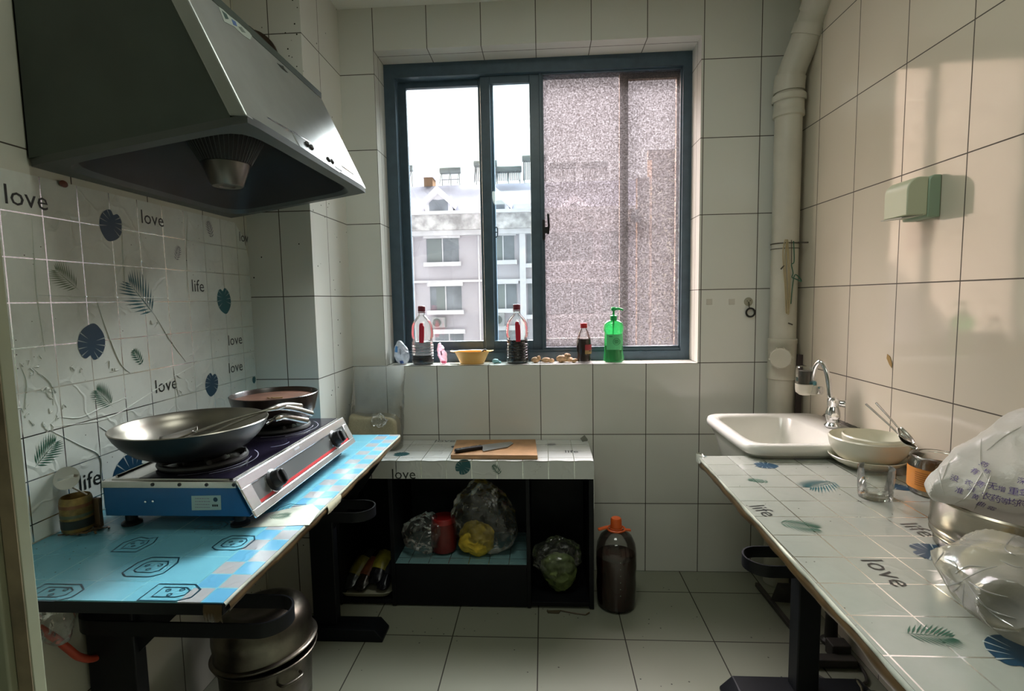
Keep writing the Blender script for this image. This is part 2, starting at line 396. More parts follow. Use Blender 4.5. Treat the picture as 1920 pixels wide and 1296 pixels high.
MB().tube([(fx(776), FYB-0.15, -10), (fx(776), FYB-0.15, zb)], 0.06, M_FACT, 8).build('downpipe', bld)
MB().tube([(fx(899), FYB-0.15, -10), (fx(899), FYB-0.15, zb)], 0.05, M_FACT, 8).build('downpipe', bld)
def far_window(u0, v0, u1, v1, kind=0):
    x0, x1, z1, z0 = fx(u0), fx(u1), fz(v0), fz(v1)
    b = MB(); b.box(x0-0.12, x1+0.12, FYB-0.25, FYB, z1, z1+0.26, M_FACT); b.box(x0-0.15, x1+0.15, FYB-0.32, FYB, z0-0.24, z0, M_FACT)
    b.box((x0+x1)/2-0.03, (x0+x1)/2+0.03, FYB-0.05, FYB, z0, z1, M_FACT)
    f = b.build('window', bld, smooth=0)
    b = MB(); b.box(x0, x1, FYB-0.02, FYB+0.01, z0, z1, M_DWIN)
    if kind == 1: b.box(x0+(x1-x0)*0.2, (x0+x1)/2-0.02, FYB-0.035, FYB-0.02, z0+0.05, z1-0.03, M_CURT)
    if kind == 2: b.box(x0+0.05, (x0+x1)/2-0.05, FYB-0.035, FYB-0.02, z0+0.05, z1-0.03, M_CURT)
    b.build('pane', f, smooth=0)
for q in ((801, 446, 861, 491, 2), (805, 536, 864, 581, 1), (923, 444, 965, 490, 2), (926, 534, 968, 580, 1), (988, 437, 1012, 497, 0), (989, 534, 1013, 592, 0), (1030, 436, 1112, 494, 0), (1032, 534, 1114, 592, 0), (1128, 438, 1160, 496, 0), (1130, 536, 1160, 590, 0), (812, 625, 866, 670, 0), (930, 620, 972, 668, 0)):
    far_window(*q)
def dormer(uc, va, ue, ve, uf, vb):
    """gabled dormer: apex (uc, va), eaves at uc+-ue, ve; front half width uf, sill vb"""
    y = FYB+0.1; xc = fx(uc); za = fz(va, y); ze = fz(ve, y); he = abs(fx(uc+ue)-xc); hf = abs(fx(uc+uf)-xc); z0 = fz(vb, y)
    zi = za-0.42
    b = MB(); b.prism([(xc-hf, y, z0), (xc-hf, y, ze+0.25), (xc, y, zi+0.05), (xc+hf, y, ze+0.25), (xc+hf, y, z0)], (0, 1.8, 0), M_FACT); o = b.build('dormer', bld, smooth=0)
    b = MB()
    for s in (-1, 1): b.prism([(xc, y-0.35, za), (xc+s*he, y-0.35, ze), (xc+s*he*0.93, y-0.35, ze-0.34), (xc, y-0.35, zi)], (0, 2.6, 0), M_FACT)
    b.build('dormer_roof', o, smooth=0)
    hw = hf*0.70
    b = MB(); b.prism([(xc-hw, y-0.03, z0+0.1), (xc-hw, y-0.03, ze+0.2), (xc, y-0.03, zi-0.35), (xc+hw, y-0.03, ze+0.2), (xc+hw, y-0.03, z0+0.1)], (0, 0.05, 0), M_DWIN); b.build('dormer_window', o, smooth=0)
dormer(825, 348, 31, 378, 25, 409); dormer(931, 353, 31, 382, 25, 411); dormer(1078, 372, 30, 396, 24, 411)
b = MB(); b.box(fx(800, 31), fx(816, 31), 31, 32, zr-0.3, zr+0.55, M_BROWN); b.box(fx(797, 31), fx(819, 31), 30.9, 32.1, zr+0.55, zr+0.7, M_FACT); b.build('chimney', bld, smooth=0)
def heater(u0, u1, vt, lab, tubes=True, lean=0.8):
    y = 31.2; x0, x1 = fx(u0, y), fx(u1, y); zt = P((u0+u1)/2, vt, 1, y).z; h = zt-zr
    r = thing('solar_water_heater', lab, 'solar heater', ((x0+x1)/2, y, zr), 'solar water heaters on the far roof')
    MB().lathe([(0.01, 0), (0.19, 0.01), (0.22, 0.06), (0.22, x1-x0-0.06), (0.19, x1-x0-0.01), (0.01, x1-x0)], (x0, y, zt-0.22), M_HEAT, 20, axis=(1, 0, 0)).build('tank', r)
    b = MB(); n = max(6, int((x1-x0-0.2)/0.11))
    if tubes:
        for i in range(n+1): xx = x0+0.1+(x1-x0-0.2)*i/n; b.tube([(xx, y-0.1, zt-0.36), (xx, y-lean, zr+0.08)], 0.030, M_TUBE, 6)
    else:
        for zz in (0.35, 0.65): b.tube([(x0+0.1, y, zr+h*zz), (x1-0.1, y, zr+h*zz)], 0.03, M_TUBE, 6)
    b.build('tube_bank', r)
    b = MB()
    for xx in (x0+0.12, (x0+x1)/2, x1-0.12): b.tube([(xx, y+0.15, zr+0.01), (xx, y+0.02, zt-0.2), (xx, y-lean, zr+0.01)], 0.022, M_HEAT, 6)
    b.tube([(x0+0.1, y+0.14, zr+0.06), (x1-0.1, y+0.14, zr+0.06)], 0.03, M_HEAT, 6); b.build('rack', r)
heater(752, 781, 309, 'leftmost solar water heater on the far roof, cut by the window frame')
heater(830, 869, 313, 'solar water heater with bare rack above the far roof beside the chimney', tubes=False)
heater(893, 936, 300, 'solar water heater half hidden by the first window mullion')
heater(932, 981, 311, 'low solar water heater above the second dormer of the far roof')
heater(982, 1028, 290, 'tall solar water heater half hidden by the middle window stile')
heater(1032, 1082, 304, 'left solar water heater of the pair seen through pebbled glass')
heater(1091, 1140, 302, 'right solar water heater of the pair seen through pebbled glass')
def far_ac(u0, v0, u1, v1, lab):
    x0, x1, z1, z0 = fx(u0), fx(u1), fz(v0), fz(v1)
    r = thing('air_conditioner', lab, 'air conditioner', ((x0+x1)/2, FYB, z0), 'outdoor air conditioners on the far facade')
    MB().box(x0, x1, FYB-0.4, FYB-0.02, z0, z1, M_ACW).build('casing', r, bevel=0.02)
    MB().lathe([(0.19, 0), (0.24, 0.02), (0.24, 0.04), (0.01, 0.05)], (x0+(x1-x0)*0.36, FYB-0.40, (z0+z1)/2), M_HEAT, 20, axis=(0, -1, 0)).build('fan_grille', r)
far_ac(810, 594, 834, 613, 'white outdoor air conditioner under the far facade window behind the left oil bottle')
far_ac(926, 588, 945, 612, 'outdoor air conditioner on the far facade behind the second oil bottle')
nb = thing('neighbour_building', 'brown neighbouring block seen behind the pebbled glass at right', 'building', (5, 9, -10.2))
xl = P(1222, 400, 1, 9).x; zt = P(1240, 283, 1, 9).z
MB().box(xl, xl+7, 9, 9.5, -10.2, zt, M_BROWN).build('wall', nb, smooth=0)
b = MB(); b.box(xl-0.1, xl+7.1, 8.9, 9, zt-0.18, zt, M_FRAMEB); b.build('coping', nb, smooth=0)
b = MB(); b.box(P(1195, 400, 1, 9.3).x, xl, 9.3, 9.5, -10.2, P(1210, 345, 1, 10).z, M_BROWN); b.build('lower_wing', nb, smooth=0)
# ------------------------------------------------------------------ flat prints: leaves, words
def c8(r, g, b): return tuple((x/255/12.92 if x <= 10 else ((x/255+0.055)/1.055)**2.4) for x in (r, g, b))
_txt = {}
def text_geo(s, size=1.0, center=True):
    if s not in _txt:
        cu = bpy.data.curves.new('lettering', 'FONT'); cu.body = s; cu.size = 1.0; cu.resolution_u = 2
        ob = bpy.data.objects.new('lettering', cu); C.objects.link(ob)
        dg = bpy.context.evaluated_depsgraph_get(); me = bpy.data.meshes.new_from_object(ob.evaluated_get(dg))
        _txt[s] = ([(v.co.x, v.co.y) for v in me.vertices], [list(p.vertices) for p in me.polygons])
        bpy.data.objects.remove(ob); bpy.data.curves.remove(cu); bpy.data.meshes.remove(me)
    vs, fs = _txt[s]; size *= 0.70
    xs = [v[0] for v in vs]; ys = [v[1] for v in vs]
    ox, oy = ((min(xs)+max(xs))/2, (min(ys)+max(ys))/2) if center else (min(xs), 0)
    return [((x-ox)*size, (y-oy)*size) for x, y in vs], fs
def rot2(geo, a, sx=1.0, sy=1.0):
    c, s = math.cos(a), math.sin(a)
    return [((x*sx)*c-(y*sy)*s, (x*sx)*s+(y*sy)*c) for x, y in geo[0]], geo[1]
def monstera():
    """heart-shaped split leaf of unit height, tip downwards: (blade, slits)"""
    N = 56; out = []
    for i in range(N):
        t = 2*PI*i/N; k = min(t, 2*PI-t)
        r = 0.50*(1-0.30*math.exp(-(k/0.22)**2)) * (1 + 0.10*math.exp(-((k-PI)/0.35)**2))
        out.append((0.88*r*math.sin(t), r*math.cos(t)))
    blade = ([(0, -0.02)]+out, [[0, 1+i, 1+(i+1) % N] for i in range(N)])
    vs, fs = [], []
    for s in (-1, 1):
        for a in (0.65, 1.10, 1.55, 2.0):
            o = (s*0.88*0.52*math.sin(a), 0.52*math.cos(a)); q = (s*0.13*math.sin(a), 0.02+0.24*math.cos(a))
            px, py = (o[1]-q[1]), -(o[0]-q[0]); L = math.hypot(px, py); px, py = px/L*0.019, py/L*0.019
            b = len(vs); vs += [(o[0]+px, o[1]+py), (o[0]-px, o[1]-py), q]; fs.append([b, b+1, b+2])
    return blade, (vs, fs)
def frond(n=11, wide=0.62, thick=0.022, fan=1.0):
    """feathered palm leaf of unit length along +y"""
    vs, fs = [], []
    def strip(p, q, w0):
        dx, dy = q[0]-p[0], q[1]-p[1]; L = math.hypot(dx, dy); px, py = -dy/L*w0, dx/L*w0
        m = ((p[0]*0.6+q[0]*0.4), (p[1]*0.6+q[1]*0.4)); b = len(vs)
        vs.extend([p, (m[0]+px, m[1]+py), q, (m[0]-px, m[1]-py)]); fs.append([b, b+1, b+2, b+3])
    strip((0, -0.15), (0, 0.95), 0.012)
    for i in range(n):
        t = i/(n-1); L = wide*math.sin(PI*(0.18+0.72*t))**0.8; a = fan*(1-0.45*t)
        for s in (-1, 1): strip((0, 0.02+0.8*t), (s*L*math.sin(a), 0.02+0.8*t+L*math.cos(a)), thick)
    return vs, fs
MON, SLIT = monstera(); FROND = frond(); FERN = frond(7, 0.46, 0.045, 1.05)
M_NAVY = mat('print_navy_leaf', c8(19, 56, 78), 0.35); M_TEAL = mat('print_teal_leaf', c8(27, 84, 90), 0.35)
M_GRN = mat('print_green_leaf', c8(36, 84, 66), 0.35); M_INK = mat('print_black_ink', c8(28, 32, 30), 0.35)
M_LEAFW = mat('print_pale_slit', c8(150, 160, 158), 0.35)
def put_mon(b, o, ux, uy, size, ang, m=None, off=0.0006):
    size *= 0.80
    b.decal(rot2((MON[0], MON[1]), ang, size, size), o, ux, uy, m or M_NAVY, off)
    b.decal(rot2(SLIT, ang, size, size), o, ux, uy, M_LEAFW, off+0.0003)
def put_leaf(b, o, ux, uy, size, ang, m, kind=None, off=0.0006): b.decal(rot2(kind or FROND, ang, size, size), o, ux, uy, m, off)
def put_word(b, s, o, ux, uy, size, ang=0.0, off=0.0006): b.decal(rot2(text_geo(s, size), ang), o, ux, uy, M_INK, off)

# ------------------------------------------------------------------ printed plastic film
def film_mat(name, col, axes, lw=0.0028, rough=0.32, crease=0.5, dirt=0.25, blue=False):
    t = NT(name); p, n_, vec = t.pos(); mk = None
    for i, o, w_ in axes:
        on = t.math('LESS_THAN', t.math('ABSOLUTE', n_[i]), 0.5)
        k = t.math('MULTIPLY', line_mask(t, p[i], o, w_, lw), on); mk = k if mk is None else t.math('MAXIMUM', mk, k)
    c = col
    if blue:
        # border of small squares along the free edge, large squares elsewhere
        x0, cw, y0, ch = blue
        ix = t.math('FLOOR', t.math('DIVIDE', t.math('SUBTRACT', p[0], x0), cw)); iy = t.math('FLOOR', t.math('DIVIDE', t.math('SUBTRACT', p[1], y0), ch))
        ck = t.math('FLOORED_MODULO', t.math('ADD', ix, iy), 2.0)
        wn = t.n('ShaderNodeTexWhiteNoise', {'W': t.math('ADD', t.math('MULTIPLY', ix, 5.3), iy)}, noise_dimensions='1D').outputs[0]
        sq = t.mix(ck, t.mix(wn, (0.25, 0.25, 0.26), (0.29, 0.285, 0.29)), t.mix(wn, (0.085, 0.265, 0.42), (0.10, 0.30, 0.46)))
        inb = t.math('GREATER_THAN', p[0], x0)
        fine = t.math('MAXIMUM', line_mask(t, p[0], x0, cw, lw), line_mask(t, p[1], y0, ch, lw))
        mk = t.math('ADD', t.math('MULTIPLY', inb, fine), t.math('MULTIPLY', t.math('SUBTRACT', 1.0, inb), mk))
        c = t.mix(inb, col, sq)
    sm = t.ramp(t.noise(7.0, vec, 6, 0.65), 0.42, 0.75)
    c = t.mix(t.math('MULTIPLY', sm, dirt), c, [x*0.45 for x in col])
    d2 = t.n('ShaderNodeTexVoronoi', {'Vector': vec, 'Scale': 44.0}).outputs['Distance']
    c = t.mix(t.math('MULTIPLY', t.math('LESS_THAN', d2, 0.065), t.math('GREATER_THAN', t.noise(5.0, vec, 2), 0.55)), c, (0.06, 0.05, 0.035))
    wv = t.n('ShaderNodeVectorMath', {0: vec, 1: t.n('ShaderNodeVectorMath', {0: t.n('ShaderNodeTexNoise', {'Vector': vec, 'Scale': 6.0, 'Detail': 3.0}).outputs['Color'], 'Scale': 0.22}, operation='SCALE').outputs[0]}, operation='ADD').outputs[0]
    ed = t.n('ShaderNodeTexVoronoi', {'Vector': wv, 'Scale': 7.0}, feature='DISTANCE_TO_EDGE').outputs['Distance']
    cr = t.ramp(ed, 0.05, 0.0)
    h = t.math('ADD', t.math('MULTIPLY', cr, t.math('GREATER_THAN', t.noise(3.5, vec, 2), 0.47)), t.math('MULTIPLY', t.noise(26, vec, 4), 0.35))
    nb = t.bump(h, crease, 0.004)
    base = t.bsdf(col=c, rough=rough, normal=nb, spec=0.45)
    if blue: return t.surface(t.n('ShaderNodeMixShader', {0: mk, 1: base, 2: t.bsdf(col=(0.10, 0.30, 0.36), rough=0.3, normal=nb)}).outputs[0])
    foil = t.bsdf(col=(0.86, 0.87, 0.86), rough=0.16, metal=1.0, normal=t.bump(t.noise(18, vec, 2), 0.12, 0.004))
    return t.surface(t.n('ShaderNodeMixShader', {0: mk, 1: base, 2: foil}).outputs[0])
M_FW = film_mat('grey_white_leaf_film', (0.61, 0.64, 0.585), ((1, -1.235, 0.0968), (2, 1.505, 0.0998)), crease=0.32, dirt=0.3)
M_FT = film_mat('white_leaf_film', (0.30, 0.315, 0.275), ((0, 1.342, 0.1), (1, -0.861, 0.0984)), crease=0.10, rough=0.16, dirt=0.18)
M_FC = film_mat('white_leaf_film_low', (0.60, 0.62, 0.60), ((0, 0.02, 0.105), (1, -0.28, 0.1), (2, 0.70, 0.2)), crease=0.2, rough=0.2, dirt=0.12)
M_FB = film_mat('blue_square_film', (0.115, 0.325, 0.41), ((0, -0.026, 0.1025), (1, -1.381, 0.099)), crease=0.10, rough=0.22, dirt=0.22, blue=(0.078, 0.0455, -1.5485, 0.0495))
M_BLACKST = mat('black_painted_steel', (0.006, 0.007, 0.009), 0.45, vary=0.2, vscale=9, spec=0.22)
M_BLACKBD = mat('black_laminate_board', (0.005, 0.0055, 0.007), 0.45, vary=0.25, vscale=7, spec=0.2)
M_TAPE = mat('brown_packing_tape', c8(82, 64, 40), 0.3, vary=0.35, vscale=14)
M_WTAPE = mat('white_film_fold', c8(160, 163, 150), 0.28, vary=0.2, vscale=14)

# film stuck on the wall behind the stove
X = WL+0.0015; UY = Vector((0, 1, 0)); UZ = Vector((0, 0, 1))
b = MB()
b.prism([(WL+0.0005, -1.60, 0.766), (WL+0.0005, FY-0.002, 0.766), (WL+0.0005, FY-0.002, 1.47), (WL+0.0005, FY-0.030, 1.55), (WL+0.0005, FY-0.085, 1.60), (WL+0.0005, -1.60, 1.592)], (0.001, 0, 0), M_FW)
W = lambda u, v: P(u, v, 0, X)
for u, v, s, a in ((208, 422, 0.105, -0.35), (420, 563, 0.115, 0.15), (172, 643, 0.115, 2.9), (397, 720, 0.10, -0.25), (245, 888, 0.16, -1.2)): put_mon(b, W(u, v), UY, UZ, s, a, M_NAVY if u != 420 else M_TEAL)
put_leaf(b, W(285, 585), UY, UZ, 0.13, 0.75, M_TEAL); put_leaf(b, W(143, 540), UY, UZ, 0.075, 0.9, mat('print_olive_leaf', c8(92, 108, 78), 0.35))
put_leaf(b, W(266, 682), UY, UZ, 0.055, 0.6, M_GRN, FERN); put_leaf(b, W(208, 760), UY, UZ, 0.07, 0.7, M_GRN)
put_leaf(b, W(68, 873), UY, UZ, 0.075, -0.9, M_GRN); put_leaf(b, W(397, 445), UY, UZ, 0.06, 0.3, M_GREYP, FERN)
put_leaf(b, W(330, 487), UY, UZ, 0.05, -0.4, M_GREYP, FERN); put_mon(b, W(476, 712), UY, UZ, 0.035, 0.0, M_TEAL)
for s, u, v, sz in (('love', 50, 371, 0.088), ('love', 286, 410, 0.080), ('life', 371, 536, 0.082), ('love', 441, 637, 0.078), ('love', 442, 688, 0.078), ('love', 312, 721, 0.082), ('lov', 457, 445, 0.075), ('life.', 173, 898, 0.085)):
    put_word(b, s, W(u, v), UY, UZ, sz)
film = b.build('splash_film', smooth=0, org=(WL, -1.0, 0.766), label='grey-white leaf-print plastic film stuck on the wall behind the stove', cat='wall film')
def creases(lst, name, r=0.0014):
    b = MB()
    for pts in lst:
        pp = [P(u, v, 0, X+0.0004) for u, v in pts]; pp = spline(pp, 6) if len(pp) > 2 else pp
        n = len(pp); b.tube(pp, [r*(0.25+math.sin(PI*i/(n-1))) for i in range(n)], M_FW, 6)
    return b.build(name, film)
creases([[(112, 782), (150, 783), (190, 765), (240, 745)], [(100, 800), (200, 785), (270, 745), (330, 705), (375, 680)], [(60, 410), (64, 480), (70, 560), (85, 660)], [(68, 553), (150, 556), (240, 558), (370, 560)],
         [(180, 560), (200, 620), (225, 680), (245, 700)], [(290, 590), (320, 640), (350, 680)], [(352, 400), (350, 470), (352, 550)], [(235, 480), (265, 490), (285, 503)], [(80, 800), (150, 835), (186, 855), (190, 900), (192, 960)],
         [(228, 410), (230, 470), (235, 545)], [(186, 800), (220, 815), (262, 800)], [(60, 690), (95, 720), (100, 760)], [(325, 690), (330, 720), (335, 745)], [(40, 690), (50, 720), (44, 775)]], 'crease')
M_CRK = mat('shiny_crumpled_film', (0.70, 0.72, 0.68), 0.16, bump=0.6, bscale=60)
for cx_, cy_, w_, h_, k_ in ((58, 715, 16, 42, 7), (104, 752, 14, 34, 8), (47, 770, 12, 18, 4), (90, 800, 9, 5, 3), (150, 683, 22, 10, 3), (205, 690, 18, 10, 3), (335, 725, 10, 22, 4), (300, 610, 10, 14, 2)):
    b = MB()
    for i in range(k_):
        u, v = cx_+rnd.uniform(-w_, w_), cy_+rnd.uniform(-h_, h_); q = []
        for j in range(4): q.append(P(u, v, 0, X+0.0005)); u += rnd.uniform(-7, 7); v += rnd.uniform(-9, 9)
        q = spline(q, 3); n = len(q); b.tube(q, [0.0016*(0.2+math.sin(PI*t/(n-1))) for t in range(n)], M_CRK, 5)
    b.build('crumple', film)
b = MB(); b.lathe([(0.0, -0.002), (0.010, -0.001), (0.012, 0.002), (0.007, 0.004), (0, 0.005)], P(118, 345, 0, X+0.004), mat('rusty_blob', c8(95, 50, 35), 0.6), 14, axis=(1, 0, 0), sx=0.7); b.build('stain', film)

# ------------------------------------------------------------------ left table
def wavy_edge(b, p0, p1, z0, z1, out, m, amp=0.004, seed=0, n=60, th=0.0015):
    p0 = Vector(p0); p1 = Vector(p1); out = Vector(out); r = random.Random(seed); ph = [r.uniform(0, 6) for _ in range(4)]
    def fn(u, v):
        p = p0.lerp(p1, u); w_ = math.sin(u*23+ph[0])*0.5 + math.sin(u*57+ph[1])*0.3 + math.sin(u*111+ph[2])*0.2
        z = z1+(z0-z1)*v + amp*w_*v
        return Vector((p.x, p.y, z)) + out*(0.0012+0.003*math.sin(PI*v)+amp*0.35*v*math.sin(u*41+ph[3]))
    b.surf(fn, n, 5, m)
LX = 0.164
lt = thing('prep_table', 'black steel table with blue square-print film under the gas stove', 'table', (-0.125, -0.95, 0))
b = MB(); b.box(WL+0.004, LX-0.002, -1.545, -0.388, 0.737, 0.7605, M_BLACKBD); b.build('tabletop', lt, smooth=0, bevel=0.002)
b = MB(); b.box(WL+0.002, LX, -1.5455, -0.386, 0.7605, TOP, M_FB)
T = lambda u, v: P(u, v, 2, TOP)
UX = Vector((1, 0, 0)); UYh = Vector((0, 1, 0))
M_LINE = mat('print_dark_outline', c8(14, 48, 62), 0.3)
def doodle(b, o, s, kind):
    pts = {0: [(-.5, -.3), (-.5, .2), (-.35, .45), (.35, .45), (.5, .2), (.5, -.3), (.3, -.45), (-.3, -.45)],
           1: [(-.55, -.35), (-.55, .3), (.3, .3), (.55, .1), (.55, -.2), (.3, -.35)],
           2: [(-.4, -.5), (-.5, .1), (-.25, .5), (.1, .4), (.35, .5), (.5, .1), (.4, -.5)]}[kind]
    def outline(q, w_=0.022):
        n = len(q); vs = []
        for i in range(n):
            a, c_ = Vector(q[i-1]), Vector(q[(i+1) % n]); tn = (c_-a).normalized(); nn = Vector((-tn.y, tn.x))*w_
            vs += [(q[i][0]+nn.x, q[i][1]+nn.y), (q[i][0]-nn.x, q[i][1]-nn.y)]
        b.decal(([(x*s, y*s) for x, y in vs], [[2*i, 2*i+1, 2*((i+1) % n)+1, 2*((i+1) % n)] for i in range(n)]), o, UX, UYh, M_LINE, 0.0005)
    outline(pts); outline([(x*0.62, y*0.58) for x, y in pts], 0.018)
    for x, y in ((-.15, .05), (.15, .08), (0, -.12)): outline([(x+0.05*math.cos(k*PI/3), y+0.05*math.sin(k*PI/3)) for k in range(6)], 0.015)
for u, v, s, k in ((285, 1063, 0.085, 0), (255, 1021, 0.07, 2), (105, 1110, 0.085, 1), (325, 1110, 0.085, 1), (440, 1018, 0.075, 0), (545, 955, 0.07, 2), (400, 985, 0.06, 1)): doodle(b, T(u, v), s, k)
b.prism([T(430, 978)+Vector((0, 0, .0003)), T(585, 945)+Vector((0, 0, .0003)), T(600, 958)+Vector((0, 0, .0003)), T(580, 985)+Vector((0, 0, .0003)), T(455, 990)+Vector((0, 0, .0003))], (0, 0, 0.0004), M_WTAPE)
put_leaf(b, T(505, 970), UX, UYh, 0.05, -1.3, M_GRN, off=0.001)
b.build('table_film', lt, smooth=0)
b = MB(); wavy_edge(b, (LX, -1.545, 0), (LX, -0.39, 0), 0.753, 0.7632, (1, 0, 0), M_WTAPE, 0.002, 1); b.build('film_edge', lt)
b = MB(); wavy_edge(b, (LX-0.001, -1.53, 0), (LX-0.001, -0.39, 0), 0.738, 0.754, (1, 0, 0), M_TAPE, 0.0035, 2); wavy_edge(b, (LX-0.035, -1.5465, 0), (LX, -1.5465, 0), 0.728, 0.760, (0, -1, 0), M_TAPE, 0.004, 3, 12); b.build('tape', lt)
b = MB(); wavy_edge(b, (LX+0.002, -1.10, 0), (LX+0.002, -1.01, 0), 0.735, 0.761, (1, 0, 0), mat('cream_tape', c8(190, 185, 160), 0.4), 0.002, 4, 10)
b.decal(text_geo('1', 0.012), (LX+0.0065, -1.055, 0.748), (0, 1, 0), (0, 0, 1), M_INK, 0.0); b.build('cream_tape', lt)
def stool_loop(name, par, cx0, cx1, cy, hw, z, m=M_BLACKST):
    pth = arc((cx1-hw, cy, z), hw, -PI/2, PI/2, 16) + arc((cx0+hw, cy, z), hw, PI/2, 1.5*PI, 16)
    MB().sweep(pth, [(-0.0025, -0.018), (0.0025, -0.018), (0.0025, 0.018), (-0.0025, 0.018)], m, closed=True, up=(0, 0, 1)).build(name, par, smooth=30)
for yp, xs in ((-0.51, (-0.162, -0.068)), (-1.22, (P(174, 1200, 1, -1.22).x, P(262, 1200, 1, -1.22).x))):
    xs = (max(xs[0], WL+0.006), xs[1]); xm = (xs[0]+xs[1])/2
    MB().box(xs[0], xs[1], yp-0.02, yp+0.02, 0.045, 0.737, M_BLACKST).build('leg', lt, smooth=0, bevel=0.004)
    b = MB(); b.prism([(WL+0.006, yp-0.045, 0), (0.115, yp-0.045, 0), (0.115, yp-0.045, 0.012), (0.085, yp-0.045, 0.048), (WL+0.02, yp-0.045, 0.048), (WL+0.006, yp-0.045, 0.02)], (0, 0.09, 0), M_BLACKST); b.build('foot', lt, smooth=0, bevel=0.003)
    stool_loop('stool_loop', lt, WL+0.012, 0.118, -1.225 if yp < -1 else yp-0.08, 0.06, 0.533)
    for s in (1, -1):
        e = xs[1] if s > 0 else xs[0]
        far = 0.737; dz = 0.43; L = far-dz-0.085
        q = [(e, dz), (e, dz+0.085), (e+s*L*1.02, far), (e+s*(L+0.09)*1.02, far)]
        q = [(min(max(x, WL+0.004), LX-0.01), z) for x, z in q]
        if s > 0: MB().prism([(x, yp-0.004, z) for x, z in q], (0, 0.008, 0), M_BLACKST).build('brace', lt, smooth=0)
b = MB(); b.box(WL+0.02, LX-0.03, -1.50, -0.44, 0.725, 0.737, M_BLACKST); b.build('top_frame', lt, smooth=0)

# ------------------------------------------------------------------ right table
RTP = [(1.253, -0.672), (1.843, -0.660), (1.843, -1.95), (1.2265, -1.95)]
rt = thing('side_table', 'white leaf-film covered steel table along the right wall', 'table', (1.55, -1.3, 0))
def ring_prism(b, pts, z0, z1, m): b.prism([(x, y, z0) for x, y in pts], (0, 0, z1-z0), m)
b = MB(); ring_prism(b, [(x+(0.002 if i in (0, 3) else 0), y) for i, (x, y) in enumerate(RTP)], 0.737, 0.7605, M_BLACKBD); b.build('tabletop', rt, smooth=0, bevel=0.002)
b = MB(); ring_prism(b, RTP, 0.7605, TOP, M_FT)
ULX = Vector((0, 1, 0)); ULY = Vector((-1, 0, 0))     # the print reads from the wall side
for u, v, s, a in ((1435, 873, 0.085, 1.4), (1758, 1038, 0.12, 1.2), (1918, 1228, 0.12, 2.4), (1683, 913, 0.07, 0.3)): put_mon(b, T(u, v), UX, UYh, s, a, M_NAVY if u != 1745 else M_TEAL)
put_leaf(b, T(1440, 904), UX, UYh, 0.055, 1.2, M_GRN, FERN); put_leaf(b, T(1565, 905), UX, UYh, 0.11, 2.0, M_TEAL)
put_leaf(b, T(1462, 980), UX, UYh, 0.085, -2.0, M_GRN); put_leaf(b, T(1700, 1188), UX, UYh, 0.07, -1.7, M_GRN); put_leaf(b, T(1512, 865), UX, UYh, 0.045, 0.6, M_GREYP)
put_leaf(b, T(1325, 857), UX, UYh, 0.03, 0.8, M_TEAL, FERN)
def word_between(b, s, u0, v0, u1, v1, size):
    a, c_ = T(u0, v0), T(u1, v1); d_ = (c_-a).normalized(); n_ = Vector((-d_.y, d_.x, 0)); b.decal(text_geo(s, size), (a+c_)/2, d_, n_, M_INK, 0.0006)
word_between(b, 'life', 1420, 950, 1445, 966, 0.085); word_between(b, 'love', 1640, 1056, 1690, 1094, 0.088); word_between(b, 'life', 1708, 985, 1740, 1002, 0.085)
b.build('table_film', rt, smooth=0)
b = MB(); wavy_edge(b, (1.253, -0.675, 0), (1.2265, -1.94, 0), 0.752, 0.7634, (-1, 0, 0), M_WTAPE, 0.003, 5, 80); b.build('film_edge', rt)
b = MB(); wavy_edge(b, (1.2545, -0.68, 0), (1.228, -1.94, 0), 0.731, 0.752, (-1, 0, 0), M_TAPE, 0.004, 6, 80); b.build('tape', rt)
b = MB(); b.prism([(1.243, -0.672, 0.772), (1.262, -0.668, 0.768), (1.262, -0.690, 0.765), (1.246, -0.700, 0.745), (1.240, -0.684, 0.748)], (0.002, 0, 0.003), M_WTAPE); b.build('peeled_corner', rt, smooth=0)
for yp in (-0.80, -1.80):
    MB().box(1.513, 1.580, yp-0.03, yp+0.03, 0.05, 0.737, M_BLACKST).build('leg', rt, smooth=0, bevel=0.004)
    b = MB(); b.prism([(1.305, yp-0.05, 0), (1.785, yp-0.05, 0), (1.785, yp-0.05, 0.012), (1.745, yp-0.05, 0.05), (1.345, yp-0.05, 0.05), (1.305, yp-0.05, 0.012)], (0, 0.10, 0), M_BLACKST); b.build('foot', rt, smooth=0, bevel=0.003)
    stool_loop('stool_loop', rt, 1.345, 1.748, yp-0.028, 0.062, 0.482)
MB().box(1.29, 1.81, -1.90, -0.72, 0.725, 0.737, M_BLACKST).build('top_frame', rt, smooth=0)

# ------------------------------------------------------------------ low cabinet under the window
cb = thing('low_cabinet', 'low black open cabinet with white leaf-film top below the window', 'cabinet', (0.39, -0.16, 0))
CY0, CY1 = -0.32, -0.006
for nm, bx in (('side_panel', (0.918, 0.937, CY0, CY1, 0.004, 0.615)), ('side_panel', (-0.150, -0.132, CY0, CY1, 0.004, 0.615)), ('divider', (0.086, 0.104, CY0, CY1, 0.004, 0.615)), ('divider', (0.660, 0.676, CY0, CY1, 0.004, 0.615)),
               ('back_panel', (-0.132, 0.918, CY1-0.008, CY1, 0.02, 0.615)), ('top_panel', (-0.150, 0.937, CY0, CY1, 0.615, 0.633)), ('kick_board', (0.104, 0.660, CY0+0.004, CY0+0.02, 0.006, 0.182)),
               ('bottom_panel', (0.676, 0.918, CY0+0.004, CY1-0.008, 0.012, 0.028)), ('bottom_panel', (-0.132, 0.086, CY0+0.004, CY1-0.008, 0.012, 0.028))):
    MB().box(*bx, M_BLACKBD).build(nm, cb, smooth=0, bevel=0.0015)
